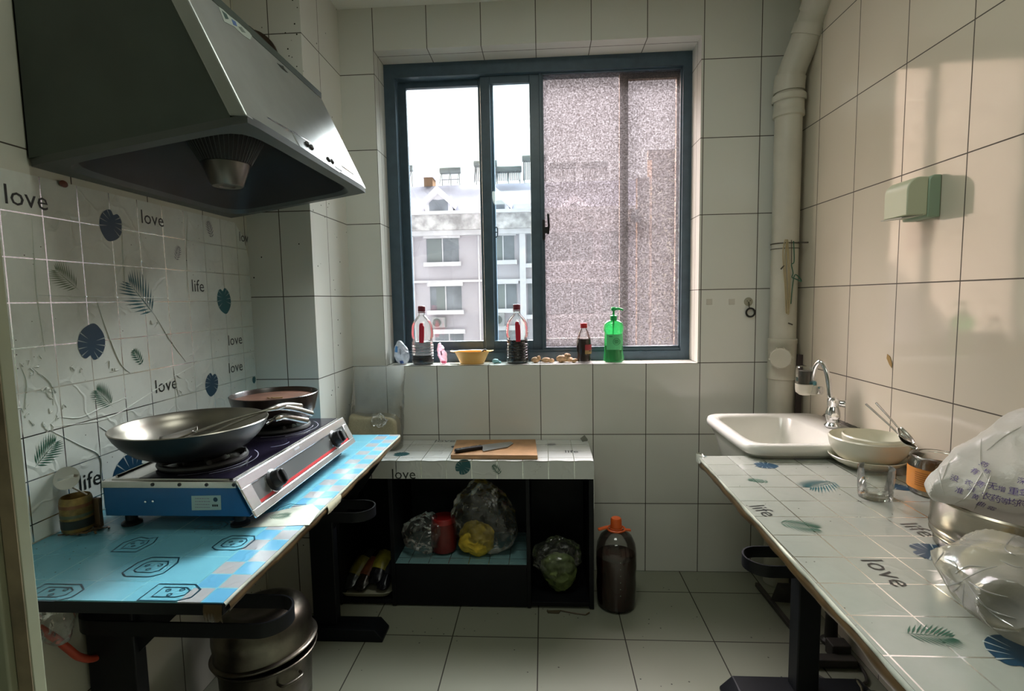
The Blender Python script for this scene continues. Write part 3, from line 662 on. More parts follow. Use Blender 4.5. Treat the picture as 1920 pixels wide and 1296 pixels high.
M_FS = film_mat('teal_square_film_shelf', (0.16, 0.30, 0.31), ((0, 0.16, 0.085), (1, -0.27, 0.08)), crease=0.3, rough=0.35, dirt=0.4)
b = MB(); b.box(0.104, 0.660, CY0+0.004, CY1-0.008, 0.182, 0.190, M_BLACKBD); b.box(0.105, 0.659, CY0+0.003, CY1-0.009, 0.190, 0.1915, M_FS); b.build('shelf', cb, smooth=0)
b = MB(); b.box(-0.152, 0.939, CY0-0.002, CY1, 0.633, 0.6352, M_FC); b.box(-0.152, 0.939, CY0-0.0035, CY0-0.0015, 0.560, 0.6352, M_FC); b.box(0.9372, 0.9392, CY0-0.003, CY0+0.035, 0.435, 0.6352, M_FC)
F = lambda u, v: P(u, v, 1, CY0-0.0035); TC = lambda u, v: P(u, v, 2, 0.6352)
put_word(b, 'love', F(757, 889), UX, UZ, 0.088); put_mon(b, F(868, 876), UX, UZ, 0.085, 2.4, M_TEAL); put_leaf(b, F(938, 888), UX, UZ, 0.05, 0.7, M_GRN, FERN)
put_mon(b, TC(752, 852), UX, UYh, 0.085, 1.7, M_TEAL); put_word(b, 'love', TC(835, 827), UX, UYh, 0.085); put_word(b, 'life', TC(1072, 847), UX, UYh, 0.075); put_leaf(b, TC(1022, 834), UX, UYh, 0.05, -1.4, M_GREYP)
put_mon(b, TC(855, 838), UX, UYh, 0.06, 0.6, M_NAVY)
b.build('top_film', cb, smooth=0)
b = MB(); b.surf(lambda u, v: Vector((-0.15+1.085*u, CY0-0.004-0.002*math.sin(v*PI), 0.633+0.004*math.sin(v*PI)+0.0015*math.sin(u*60))), 60, 4, M_WTAPE); b.build('film_edge', cb)
b = MB(); b.add([P(1088, 822, 1, -0.03), P(1096, 816, 1, -0.012), P(1102, 824, 1, -0.02), P(1100, 834, 1, -0.03), P(1092, 828, 1, -0.04)], [(0, 1, 2), (0, 2, 3), (0, 3, 4)], mat('dog_eared_film', c8(110, 115, 108), 0.4)); b.build('curled_corner', cb, smooth=0, solid=0.001)
# ------------------------------------------------------------------ shared materials of the goods
M_STEEL = mat('worn_stainless_steel', (0.56, 0.54, 0.50), 0.26, 1.0, vary=0.12, vscale=9)
M_CHROME = mat('chrome', (0.80, 0.80, 0.82), 0.10, 1.0)
M_SATIN = mat('brushed_steel', (0.42, 0.43, 0.43), 0.34, 1.0, vary=0.1, vscale=5)
M_DIRTYST = mat('dull_greasy_steel', (0.17, 0.155, 0.125), 0.36, 1.0, vary=0.35, vscale=11)
M_CAST = mat('black_cast_iron', (0.012, 0.011, 0.011), 0.55, vary=0.4, vscale=25, bump=0.2)
M_PLAST = clear_mat('clear_crinkled_plastic', (0.96, 0.97, 0.96), 0.08, 0.12, haze=0.035, bump=0.5, bscale=28, hcol=(0.75, 0.77, 0.75))
M_PLAST2 = clear_mat('clear_rice_bag', (0.95, 0.96, 0.95), 0.08, 0.12, haze=0.20, bump=0.6, bscale=20, hcol=(0.7, 0.72, 0.72))
M_PET = clear_mat('clear_bottle_plastic', (0.92, 0.93, 0.91), 0.02, 0.08, haze=0.02, hcol=(0.8, 0.8, 0.78))
M_GLASS = clear_mat('clear_table_glass', (0.965, 0.975, 0.965), 0.03, 0.02)
def rdg(p, f, seed=0.0):
    """ridged fold noise in 0..1"""
    q = p*f + Vector((seed, seed*1.7, -seed))
    return (1-abs(noise.noise(q)))**3
def blob_geo(fn, level=5, fold=0.006, f=16.0, seed=0.0, big=0.0):
    bm = bmesh.new(); bmesh.ops.create_icosphere(bm, subdivisions=level, radius=1.0)
    vs = []
    for v in bm.verts:
        n = v.co.normalized(); p = Vector(fn(n)); d = fold*(rdg(p, f, seed)+0.5*rdg(p, f*2.1, seed+3)-0.6) + big*noise.noise(p*7+Vector((seed, 0, 0)))
        vs.append(p + n*d)
    fs = [[v.index for v in f_.verts] for f_ in bm.faces]; bm.free()
    return vs, fs
def ellip(c, r): return lambda n: (c[0]+n.x*r[0], c[1]+n.y*r[1], c[2]+n.z*r[2])

# ------------------------------------------------------------------ range hood
hd = thing('range_hood', 'large dark grey slanted range hood on the left wall above the stove', 'range hood', (WL, -0.87, 1.61))
HY0, HY1 = -1.259, -0.488
K = P(603, 185, 1, HY1); TIP = Vector((0.104, 0, 1.690))
hz = lambda x: 1.612 + (x-WL)*0.150
def PP(u, v, p0, n):
    d = FW + RT*((u-960)/FOC) - UP*((v-648)/FOC); return CAM + d*((Vector(p0)-CAM).dot(n)/d.dot(n))
M_HSIDE = mat('hood_dark_side_paint', (0.048, 0.062, 0.052), 0.45, vary=0.15, vscale=5)
M_HFRONT = mat('hood_brushed_front', (0.42, 0.44, 0.43), 0.34, 0.75, vary=0.10, vscale=6)
M_HRIM = mat('hood_grey_rim', (0.09, 0.10, 0.095), 0.4, 0.5, vary=0.1, vscale=6)
M_HIN = mat('hood_inner_pan', (0.008, 0.0085, 0.010), 0.45, vary=0.3, vscale=8)
x0 = WL+0.003
prof = [(x0, hz(x0)), (TIP.x-0.004, hz(TIP.x)-0.001), (TIP.x, hz(TIP.x)+0.012), (K.x, K.z), (x0, K.z+0.02)]
# housing: near and far side, back, top
b = MB()
for ya, yb in ((HY0, HY0+0.004), (HY1-0.004, HY1)):
    q = [(x, z+0.017) if i < 2 else (x, z) for i, (x, z) in enumerate(prof)]; q[1] = (TIP.x-0.040, hz(TIP.x-0.040)+0.017); q[2] = (TIP.x-0.030, hz(TIP.x)+0.030); q[3] = (K.x-0.035, K.z-0.002)
    b.prism([(x, ya, z) for x, z in q], (0, yb-ya, 0), M_HSIDE)
b.box(x0, K.x, HY0, HY1, K.z, K.z+0.02, M_HSIDE); b.box(x0, x0+0.003, HY0, HY1, hz(x0)+0.02, K.z, M_HSIDE)
b.build('housing', hd, smooth=0)
fd = (Vector((K.x, 0, K.z))-Vector((TIP.x, 0, hz(TIP.x)+0.012))); fn_ = Vector((fd.z, 0, -fd.x)).normalized(); FP0 = Vector((TIP.x, 0, hz(TIP.x)+0.012))
b = MB(); b.prism([(TIP.x, HY0-0.002, FP0.z), (K.x, HY0-0.002, K.z), (K.x-0.040, HY0-0.002, K.z), (TIP.x-0.040, HY0-0.002, FP0.z+0.002)], (0, HY1-HY0+0.004, 0), M_HFRONT); b.build('front_panel', hd, smooth=0, bevel=0.004)
# underside: flange, then the recessed pan
def ring_pt(i, n, ins, ex, dz):
    a = 2*PI*i/n; cxm = (x0+TIP.x)/2; cym = (HY0+HY1)/2; hx = (TIP.x-x0)/2-ins; hy = (HY1-HY0)/2-ins
    c, s = math.cos(a), math.sin(a); k = (abs(c)**ex+abs(s)**ex)**(-1/ex); x = cxm+hx*c*k; y = cym+hy*s*k
    return Vector((x, y, hz(x)+dz))
def loops(b, lst, n, m):
    vs = [ring_pt(i, n, *l) for l in lst for i in range(n)]; fs = [(k*n+i, k*n+(i+1) % n, (k+1)*n+(i+1) % n, (k+1)*n+i) for k in range(len(lst)-1) for i in range(n)]
    b.add(vs, fs, m)
b = MB(); loops(b, [(0.0, 60, 0.017), (0.0, 60, 0.0), (0.030, 9, -0.001), (0.036, 7, 0.012)], 96, M_HRIM); b.build('rim', hd)
b = MB(); loops(b, [(0.036, 7, 0.011), (0.050, 6, 0.040), (0.12, 4, 0.115), (0.20, 2.5, 0.140), (0.255, 2.2, 0.142)], 96, M_HIN); b.build('inner_pan', hd)
c = P(426, 300, 1, -0.87); c = Vector((-0.187, -0.87, 0))
b = MB(); b.lathe([(0.104, 1.800), (0.104, 1.775), (0.066, 1.706), (0.060, 1.706)], c, M_CAST, 48, cap=False)
for i in range(48):
    a = 2*PI*i/48; b.tube([c+Vector((0.1045*math.cos(a), 0.1045*math.sin(a), 1.775)), c+Vector((0.0665*math.cos(a), 0.0665*math.sin(a), 1.706))], 0.0013, M_HRIM, 4)
fc = b.build('filter_cone', hd)
b = MB(); b.lathe([(0.064, 1.708), (0.066, 1.704), (0.044, 1.645), (0.040, 1.641), (0.022, 1.640), (0.020, 1.644), (0.0, 1.644)], c, mat('oil_cup_steel', (0.17, 0.16, 0.145), 0.28, 0.9), 40); b.build('oil_cup', hd)
HP = lambda u, v, o=0.0: PP(u, v, FP0, fn_) + fn_*o
def plate(b, pts, m, o=0.0, th=0.002):
    b.prism([HP(u, v, o) for u, v in pts], fn_*th, m)
b = MB(); plate(b, [(543, 241), (639, 311), (640.5, 322), (636, 324), (562, 276)], M_SATIN, 0.0003); cp = b.build('control_panel', hd, smooth=0, bevel=0.001)
for u, v in ((574, 271.5), (582, 277.5), (614, 300), (621, 304)):
    MB().lathe([(0.0085, 0), (0.0085, 0.003), (0.006, 0.006), (0, 0.0065)], HP(u, v, 0.002), M_CAST, 16, axis=fn_).build('button', cp)
b = MB(); plate(b, [(625, 311), (640, 320), (641, 324), (629, 317)], M_GREYP, 0.0024, 0.0006); b.build('rating_mark', cp, smooth=0)
b = MB(); b.tube([HP(500, 220, 0.001), HP(580, 268, 0.002), HP(662, 327, 0.001)], 0.0018, M_CHROME, 6); b.build('crease', hd)
b = MB(); plate(b, [(409, 12), (420, 41), (438, 50), (455, 66), (468, 75), (472, 68), (460, 52), (447, 43), (430, 30), (417, 18)], mat('pale_sticker', c8(150, 158, 150), 0.5), 0.0004, 0.0006)
plate(b, [(415, 20), (422, 36), (428, 36), (424, 27)], mat('sticker_dark', c8(55, 75, 70), 0.5), 0.0011, 0.0004); plate(b, [(433, 36), (437, 47), (444, 50), (441, 41)], mat('sticker_blue', c8(70, 95, 140), 0.5), 0.0011, 0.0004); plate(b, [(446, 50), (453, 60), (460, 62), (452, 51)], mat('sticker_grey', c8(95, 105, 98), 0.5), 0.0011, 0.0004)
b.build('sticker', hd, smooth=0)
b = MB(); plate(b, [(519, 118), (522, 120), (529, 124), (540, 137), (537, 136), (527, 128)], M_INK, 0.0003, 0.0006); plate(b, [(527, 123), (531, 124), (533, 131), (529, 130)], M_INK, 0.0003, 0.0006); b.build('emblem', hd, smooth=0)
b = MB(); cdu = P(468, 118, 1, FY); b.lathe([(0.10, 0), (0.118, 0.0), (0.118, 0.012), (0.104, 0.014), (0.104, 0.095), (0.10, 0.095)], (cdu.x, FY-0.001, cdu.z), mat('sooty_duct', c8(62, 48, 36), 0.6, vary=0.3), 40, axis=(0, -1, 0))
tag(b.build('exhaust_duct', org=(cdu.x, FY, cdu.z)), 'sooty round exhaust duct between the range hood and the flue', 'exhaust duct')

# ------------------------------------------------------------------ gas stove
st = thing('gas_stove', 'two-burner table gas stove with blue sides and chrome control panel', 'gas stove', (-0.13, -0.93, TOP))
SY0, SY1 = -1.258, -0.612; zb_, zt_ = 0.797, 0.882
M_BLUE = mat('blue_enamel_side', c8(22, 88, 138), 0.3, vary=0.10, vscale=8)
M_GLASSTOP = mat('black_violet_glass', (0.012, 0.010, 0.020), 0.13)
b = MB(); b.prism([(-0.305, SY0, zb_), (0.052, SY0, zb_), (0.020, SY0, 0.868), (-0.305, SY0, 0.868)], (0, SY1-SY0, 0), M_BLUE)
bodyo = b.build('body', st, smooth=0, bevel=0.003)
b = MB(); b.box(-0.307, 0.022, SY0-0.002, SY1+0.002, 0.866, zt_, M_STEEL)
for i in range(4):
    for s in (0.0,): b.lathe([(0.0045, 0), (0.004, 0.0025), (0, 0.003)], (-0.20+0.066*i+0.02, SY0-0.002, 0.875), M_CAST, 10, axis=(0, -1, 0))
b.build('top_tray', st, smooth=0, bevel=0.003)
b = MB(); b.box(-0.225, 0.008, SY0+0.012, SY1-0.012, zt_, zt_+0.004, M_GLASSTOP); b.build('glass_top', st, smooth=0, bevel=0.0015)
b = MB(); b.tube([(-0.295, SY0+0.03, zt_+0.002), (-0.295, SY1-0.03, zt_+0.002)], 0.003, M_STEEL, 8); b.tube([(-0.29, SY0+0.012, zt_+0.001), (0.0, SY0+0.012, zt_+0.001)], 0.0025, M_STEEL, 8); b.build('tray_bead', st)
M_RING = mat('etched_ring_print', (0.30, 0.30, 0.36), 0.25)
BUR = ((-0.150, -1.115), (-0.135, -0.770))
b = MB()
for cx, cy in BUR:
    for r, a0, a1 in ((0.128, -0.9, 0.9), (0.112, -1.5, 0.4), (0.098, 1.2, 3.4)):
        n = 28; vs = []
        for i in range(n+1):
            a = a0+(a1-a0)*i/n; vs += [(cx+(r-0.0012)*math.cos(a), cy+(r-0.0012)*math.sin(a), zt_+0.0044), (cx+(r+0.0012)*math.cos(a), cy+(r+0.0012)*math.sin(a), zt_+0.0044)]
        b.add(vs, [(2*i, 2*i+1, 2*i+3, 2*i+2) for i in range(n)], M_RING)
for cx, cy, r in ((-0.055, -0.945, 0.045),):
    n = 16; vs = []
    for i in range(n+1):
        a = -1.2+1.5*i/n; vs += [(cx+(r-0.0012)*math.cos(a), cy+(r-0.0012)*math.sin(a), zt_+0.0044), (cx+(r+0.0012)*math.cos(a), cy+(r+0.0012)*math.sin(a), zt_+0.0044)]
    b.add(vs, [(2*i, 2*i+1, 2*i+3, 2*i+2) for i in range(n)], M_RING)
b.build('ring_print', st, smooth=0)
zg = zt_+0.004
for cx, cy in BUR:
    b = MB(); b.lathe([(0.085, 0), (0.085, 0.003), (0.062, 0.006), (0.060, 0.004)], (cx, cy, zg), M_STEEL, 40); b.lathe([(0.048, 0), (0.048, 0.012), (0.044, 0.015), (0.022, 0.016), (0.020, 0.012), (0.0, 0.012)], (cx, cy, zg), M_CAST, 40); br = b.build('burner', st)
    b = MB(); b.tube(arc((cx, cy, zg+0.0075), 0.098, 0, 2*PI, 47)[:-1], 0.0078, M_CAST, 8, closed=True)
    for i in range(5):
        a = 2*PI*i/5+0.4; e = Vector((math.cos(a), math.sin(a), 0)); cc = Vector((cx, cy, 0))
        b.tube([cc+e*0.096+Vector((0, 0, zg+0.006)), cc+e*0.098+Vector((0, 0, zg+0.020)), cc+e*0.060+Vector((0, 0, zg+0.019)), cc+e*0.052+Vector((0, 0, zg+0.016))], 0.0068, M_CAST, 6)
    b.build('pan_support', br)
# sloping chrome control panel
sd = Vector((0.042, 0, -(zt_-zb_+0.002))); sn = Vector((-sd.z, 0, sd.x)).normalized(); S0 = Vector((0.020, 0, zt_+0.001)); sl = sd.length; su = sd.normalized()
def panel_box(b, y0, y1, a0, a1, m, h0=0.0, h1=0.006):
    c = S0 + su*((a0+a1)/2) + sn*((h0+h1)/2) + Vector((0, (y0+y1)/2, 0)); b.obox(c, su*((a1-a0)/2), Vector((0, (y1-y0)/2, 0)), sn*((h1-h0)/2), m)
M_PCHR = mat('polished_panel_steel', (0.86, 0.86, 0.88), 0.22, 0.92); b = MB()
panel_box(b, SY0-0.003, SY1+0.003, -0.002, 0.026, M_PCHR); panel_box(b, SY0-0.003, SY1+0.003, sl-0.018, sl+0.003, M_PCHR)
panel_box(b, SY0-0.003, SY0+0.040, 0.022, sl-0.015, M_PCHR); panel_box(b, SY1-0.034, SY1+0.003, 0.022, sl-0.015, M_PCHR)
b.build('panel_frame', st, smooth=40, bevel=0.004)
b = MB(); panel_box(b, SY0+0.02, SY1-0.02, 0.014, sl-0.010, mat('grey_panel_mirror', (0.20, 0.21, 0.21), 0.12, 0.6), 0.0, 0.0025); ct = b.build('panel_inset', st, smooth=0)
b = MB(); panel_box(b, SY0+0.03, SY1-0.03, sl-0.027, sl-0.0195, mat('red_panel_stripe', c8(170, 40, 45), 0.35), 0.0026, 0.0032); b.build('stripe', ct, smooth=0)
b = MB(); panel_box(b, -0.985, -0.955, 0.006, 0.012, M_GREYP, 0.0062, 0.0066); b.build('emblem', st, smooth=0)
for ky in (-1.130, -0.735):
    kc = S0 + su*(sl*0.50) + Vector((0, ky, 0))
    k = MB().lathe([(0.029, 0.002), (0.030, 0.006), (0.027, 0.008), (0.024, 0.010), (0.0225, 0.026), (0.020, 0.029), (0.0, 0.030)], kc, M_BLK, 30, axis=sn).build('knob', st)
    b = MB(); b.obox(kc+sn*0.031, su*0.018, Vector((0, 0.0045, 0)), sn*0.006, M_BLK); b.build('grip', k, smooth=0, bevel=0.002)
    b = MB(); b.lathe([(0.031, 0.0025), (0.034, 0.0025), (0.034, 0.0045), (0.031, 0.0045)], kc, M_CHROME, 30, axis=sn); b.build('knob_ring', k)
for fx_, fy_ in ((-0.27, SY0+0.035), (0.005, SY0+0.035), (-0.27, SY1-0.035), (0.005, SY1-0.035)):
    MB().lathe([(0.022, 0.0005), (0.022, 0.006), (0.013, 0.012), (0.013, 0.034)], (fx_, fy_, TOP), M_BLK, 20).build('foot', st)
# data plate on the near blue side
M_LABEL = mat('pale_label', c8(158, 178, 172), 0.5)
b = MB(); SP = lambda u, v, o=0.0: P(u, v, 1, SY0-0.0008-o)
b.prism([SP(359, 930), SP(414, 929), SP(415, 956), SP(360, 957)], (0, -0.0006, 0), M_LABEL)
for k in range(4):
    x = -0.008
    while x < 0.026: w_ = rnd.uniform(0.002, 0.006); b.decal(([(x, 0), (x+w_, 0), (x+w_, 0.0024), (x, 0.0024)], [[0, 1, 2, 3]]), SP(372, 936+5.5*k, 0.0008), (1, 0, 0), (0, 0, 1), M_GREYP, 0.0002); x += w_+0.0012
for x in (0, 0.005, 0.010): b.decal(([(x, 0), (x+0.0042, 0), (x+0.0042, 0.005), (x, 0.005)], [[0, 1, 2, 3]]), SP(398, 950, 0.0008), (1, 0, 0), (0, 0, 1), M_INK, 0.0002)
b.decal(([(0.0055*math.cos(i*PI/8), 0.0055*math.sin(i*PI/8)) for i in range(16)], [list(range(16))]), SP(404, 937, 0.0008), (1, 0, 0), (0, 0, 1), M_NAVY, 0.0002)
b.build('data_label', bodyo, smooth=0)
b = MB(); b.lathe([(0.003, 0), (0.003, 0.003), (0, 0.004)], SP(274, 941), M_CHROME, 10, axis=(0, -1, 0)); b.lathe([(0.003, 0), (0.003, 0.003), (0, 0.004)], SP(288, 940), M_CHROME, 10, axis=(0, -1, 0)); b.build('screw', bodyo)

# ------------------------------------------------------------------ wok, ladle, spatula, lidded pan
WC = Vector((-0.172, -1.118, 0.0)); WR_ = 0.180; WZ = 0.990
wk = thing('wok', 'big black wok with steel inside on the near burner of the stove', 'wok', (WC.x, WC.y, 0.906))
M_WOKO = mat('burnt_black_wok', (0.006, 0.0055, 0.0055), 0.42, vary=0.4, vscale=10); M_WOKI = mat('wok_steel_inside', (0.24, 0.22, 0.185), 0.30, 0.85, vary=0.12, vscale=8)
outp = [(0.0, 0.9085), (0.070, 0.9085), (0.105, 0.914), (0.134, 0.929), (0.157, 0.951), (0.171, 0.971), (WR_, WZ)]
inp = [(WR_, WZ), (WR_-0.002, WZ+0.002), (WR_-0.006, WZ), (0.167, 0.972), (0.153, 0.953), (0.131, 0.933), (0.103, 0.919), (0.068, 0.914), (0.0, 0.914)]
b = MB(); b.lathe(outp, (WC.x, WC.y, 0), M_WOKO, 72, cap=False); b.lathe(inp, (WC.x, WC.y, 0), M_WOKI, 72, cap=False); b.build('bowl', wk, smooth=50)
hA = WC + Vector((WR_*math.cos(0.55), WR_*math.sin(0.55), WZ-0.010)); hB = P(574, 789, 1, -0.905)
b = MB(); pth = spline([hA+Vector((-0.004, -0.003, -0.012)), hA+Vector((0.02, 0.012, -0.004)), (hA*0.55+hB*0.45)+Vector((0, 0, 0.006)), hB], 8); n = len(pth)
b.tube(pth, [0.005 if i < 6 else 0.0085+0.0025*(i-6)/n for i in range(n)], M_STEEL, 14); b.build('handle', wk)
b = MB(); b.tube([hA+Vector((-0.010, 0.02, -0.014)), hA+Vector((0.014, 0.012, -0.004)), hA+Vector((0.004, -0.022, -0.014))], 0.003, M_CHROME, 8); b.build('bracket', wk)
def utensil(name, label, cat, a, bnd, grip_end, bowl):
    o = thing(name, label, cat, a)
    a, bnd, g = Vector(a), Vector(bnd), Vector(grip_end)
    pth = spline([a, a.lerp(bnd, 0.5)+Vector((0, 0, 0.004)), bnd, bnd.lerp(g, 0.5)+Vector((0, 0, 0.006)), g], 8); n = len(pth)
    b = MB(); b.tube(pth, [0.0032 if i < n*0.40 else 0.0032+0.0055*min(1, (i-n*0.40)/(n*0.14)) for i in range(n)], M_STEEL, 14); b.build('handle', o)
    b = MB(); bowl(b, a, (bnd-a).normalized()); b.build('head', o, solid=0.0012); return o
def spat_head(b, a, d):
    s = d.cross(Vector((0, 0, 1))).normalized(); u = s.cross(d).normalized()
    b.surf(lambda p, q: a + d*(0.012-0.095*q) + s*((p-0.5)*(0.05+0.05*min(1, q*2.2))) + u*(0.010*(4*(p-0.5)**2)-0.012*q+0.010*q*q), 10, 10, M_WOKI)
def ladle_head(b, a, d):
    b.lathe([(0.0, -0.020), (0.022, -0.016), (0.036, -0.004), (0.042, 0.012)], a-d*0.036+Vector((0, 0, 0.0)), M_WOKI, 28, cap=False)
utensil('wok_spatula', 'steel spatula lying in the wok, its handle rising highest to the right', 'spatula', P(352, 806, 1, -1.13)+Vector((0.01, 0, -0.010)), (0.005, -1.050, 1.010), P(563, 762, 1, -0.90), spat_head)
utensil('ladle', 'steel ladle lying in the wok, hooked handle end to the right', 'ladle', (-0.150, -1.085, 0.950), (0.000, -1.020, 1.005), P(584, 776, 1, -0.88), ladle_head)
pn = thing('frying_pan', 'dark pan with brown wooden lid on the far burner', 'pan', (-0.137, -0.765, 0.905))
b = MB(); b.lathe([(0.0, 0.9085), (0.085, 0.9085), (0.104, 0.916), (0.121, 0.945), (0.131, 0.985), (0.1345, 1.001), (0.132, 1.003), (0.128, 0.999), (0.120, 0.950), (0.100, 0.920), (0.0, 0.918)], (-0.137, -0.765, 0), mat('dark_enamel_pan', (0.030, 0.020, 0.016), 0.25, vary=0.3), 64); b.build('body', pn, smooth=50)
b = MB(); b.lathe([(0.0, 0.980), (0.124, 0.980), (0.126, 0.983), (0.124, 0.988), (0.0, 0.990)], (-0.137, -0.765, 0), mat('red_brown_wood_lid', c8(96, 62, 45), 0.5, vary=0.3, vscale=12), 56); b.build('lid', pn)
b = MB()
for i in range(4): b.obox((-0.140+0.012*i, -0.80+0.004*(i % 2), 0.993), (0.007, 0.003*(i-1.5), 0), (-0.001, 0.002, 0), (0, 0, 0.0015), mat('dry_scrap%d' % i, c8(135, 115, 70), 0.8))
tag(b.build('food_scrap', smooth=0, org=(-0.13, -0.80, 0.99), kind='stuff'), 'dry brown scraps on the wooden pan lid', 'scraps')
b = MB(); b.tube([(-0.137-0.134, -0.765, 0.975), (-0.137-0.150, -0.75, 0.978), (-0.137-0.150, -0.72, 0.978), (-0.137-0.128, -0.715, 0.975)], 0.004, M_CAST, 8); b.build('side_handle', pn)

# ------------------------------------------------------------------ can and scraps beside the stove
cn = thing('drink_can', 'old opened drink can with lifted lid at the left end of the stove', 'can', (-0.368, -1.262, TOP))
cpos = Vector((-0.371, -1.263, TOP))
M_CANP = mat('stained_gold_can', c8(135, 112, 62), 0.4, 0.5, vary=0.5, vscale=30)
b = MB(); b.lathe([(0.026, 0.001), (0.031, 0.006), (0.032, 0.012), (0.032, 0.075), (0.030, 0.083), (0.028, 0.086), (0.027, 0.084), (0.028, 0.06), (0.0, 0.05)], cpos, M_CANP, 36); cb_ = b.build('body', cn)
b = MB()
for k, (z0, z1, col) in enumerate(((0.014, 0.034, (28, 34, 28)), (0.040, 0.047, (85, 92, 68)), (0.062, 0.070, (120, 75, 40)))): b.lathe([(0.0322, z0), (0.0325, z0), (0.0325, z1), (0.0322, z1)], cpos, mat('can_band%d' % k, c8(*col), 0.45), 36)
b.build('print_band', cb_)
b = MB(); lc = P(125, 897, 1, -1.262); b.lathe([(0.018, -0.001), (0.026, -0.001), (0.027, 0.002), (0.019, 0.002)], lc, M_STEEL, 32, axis=(0.35, -0.9, 0.35)); b.lathe([(0.0, 0.0), (0.0185, 0.0), (0.0185, 0.0012), (0.0, 0.0012)], lc, M_GREYP, 24, axis=(0.35, -0.9, 0.35)); b.obox(lc+Vector((0.001, -0.002, 0.001)), (0.018, 0.003, 0.005), (0, 0.001, 0.003), (0.002, -0.004, 0.002), M_STEEL); b.tube([lc+Vector((0.012, 0, -0.022)), cpos+Vector((0.02, 0.01, 0.084))], 0.002, M_STEEL, 6); b.build('lid', cn)
b = MB()
for i in range(26):
    a = rnd.uniform(0, 6.28); L = rnd.uniform(0.008, 0.03); p = Vector((-0.335+rnd.uniform(-0.05, 0.03), -1.275+rnd.uniform(-0.02, 0.028), TOP+0.0025+rnd.uniform(0, 0.006)))
    b.obox(p, (L*math.cos(a)*0.5, L*math.sin(a)*0.5, rnd.uniform(-.001, .001)), (-0.002*math.sin(a), 0.002*math.cos(a), 0), (0, 0, 0.0012), M_TAPE)
b.build('table_scrap', smooth=0, org=(-0.335, -1.27, TOP), kind='stuff', label='brown dry scraps and matches beside the can', cat='scraps')
ms = MB(); q = Vector((-0.338, -1.243, TOP)); ms.box(q.x-0.009, q.x+0.009, q.y-0.005, q.y+0.005, q.z+0.001, q.z+0.072, mat('brown_card', c8(92, 70, 45), 0.6, vary=0.3)); ms.build('card_box', smooth=0, bevel=0.001, org=q, label='narrow brown box standing against the can', cat='box')

# ------------------------------------------------------------------ on the low cabinet
M_WOOD = mat('pale_bamboo_board', c8(165, 125, 85), 0.5, vary=0.18, vscale=16)
CT = 0.6356
bp = [P(u, v, 2, CT+0.018) for u, v in ((845, 853), (1008, 854), (1004, 824), (856, 825))]
b = MB(); b.prism([Vector((q.x, q.y, CT+0.0005)) for q in bp], (0, 0, 0.018), M_WOOD)
b.build('cutting_board', smooth=0, bevel=0.002, org=(0.53, -0.2, CT), label='rectangular bamboo cutting board on the low cabinet', cat='cutting board')
kz = CT+0.0195; kn = thing('cleaver', 'kitchen cleaver with black handle lying on the cutting board', 'knife', (0.45, -0.24, kz))
KP = lambda u, v, z=kz: P(u, v, 2, z+0.004)
b = MB(); b.prism([Vector((q.x, q.y, kz+0.002)) for q in (KP(902, 839), KP(904, 834), KP(958, 828), KP(963, 831), KP(952, 838), KP(906, 846))], (0, 0, 0.0018), M_SATIN); b.build('blade', kn, smooth=0)
b = MB(); a, e = KP(853, 848), KP(904, 840); dv = (e-a); b.obox((a+e)/2+Vector((0, 0, 0.005)), dv*0.5, Vector((-dv.y, dv.x, 0)).normalized()*0.012, (0, 0, 0.008), M_BLK); hk = b.build('handle', kn, smooth=30, bevel=0.005)
for t_ in (0.25, 0.55, 0.85): MB().lathe([(0.0028, 0), (0.0028, 0.001), (0, 0.0015)], a.lerp(e, t_)+Vector((0, 0, 0.013)), M_CHROME, 10).build('rivet', hk)
# bag of rice
rb = thing('rice_bag', 'half-empty clear bag of rice standing in the corner behind the stove', 'bag of rice', (-0.022, -0.14, CT))
def rice_fn(top, cx=-0.022, cy=-0.13, hx=0.115, hy=0.055, z0=CT+0.002):
    def f(n):
        k = (abs(n.x)**7+abs(n.y)**7+abs(n.z)**9)**(-0.125); z = n.z*k
        zz = z0+(top-z0)*(min(max(z, -1), 1)*0.5+0.5); sl_ = 0.0 if n.z < 0 else 0.016*(-n.x)+0.006*math.sin(n.x*5)
        return (cx+hx*n.x*k*0.97, cy+hy*n.y*k*0.94, zz+sl_)
    return f
M_RICE = mat('rice_grain', c8(160, 152, 125), 0.8, bump=0.5, bscale=260, vary=0.1, vscale=200)
b = MB(); b.add(*blob_geo(rice_fn(0.785), 5, 0.002, 14, 1), M_RICE); o = b.build('rice', rb); o['kind'] = 'stuff'
b = MB()
def bagsheet(u, v):
    a = 2*PI*u; t = v; hx = 0.118*(1-0.03*t); hy = 0.060*(1-t)**0.8+0.004
    c_, s_ = math.cos(a), math.sin(a); k = (abs(c_)**4+abs(s_)**4)**-0.25
    z = CT+0.003+(0.997-CT)*t; w_ = 0.004*noise.noise(Vector((c_*3, s_*3, z*14)))+0.004*rdg(Vector((c_*0.1, s_*0.1, z)), 22, 2)
    return Vector((-0.022+(hx+w_)*c_*k+0.012*t, -0.13+(hy+w_)*s_*k+0.062*t, z))
b.surf(bagsheet, 64, 40, M_PLAST2, wrap=True); b.build('bag', rb, smooth=60)
b = MB(); b.add(*blob_geo(lambda n: (0.02+n.x*0.034, -0.20+n.y*0.02, 0.775+n.z*0.030*(1-0.5*abs(n.x))), 4, 0.010, 40, 4), M_PLAST); b.build('folded_corner', rb)
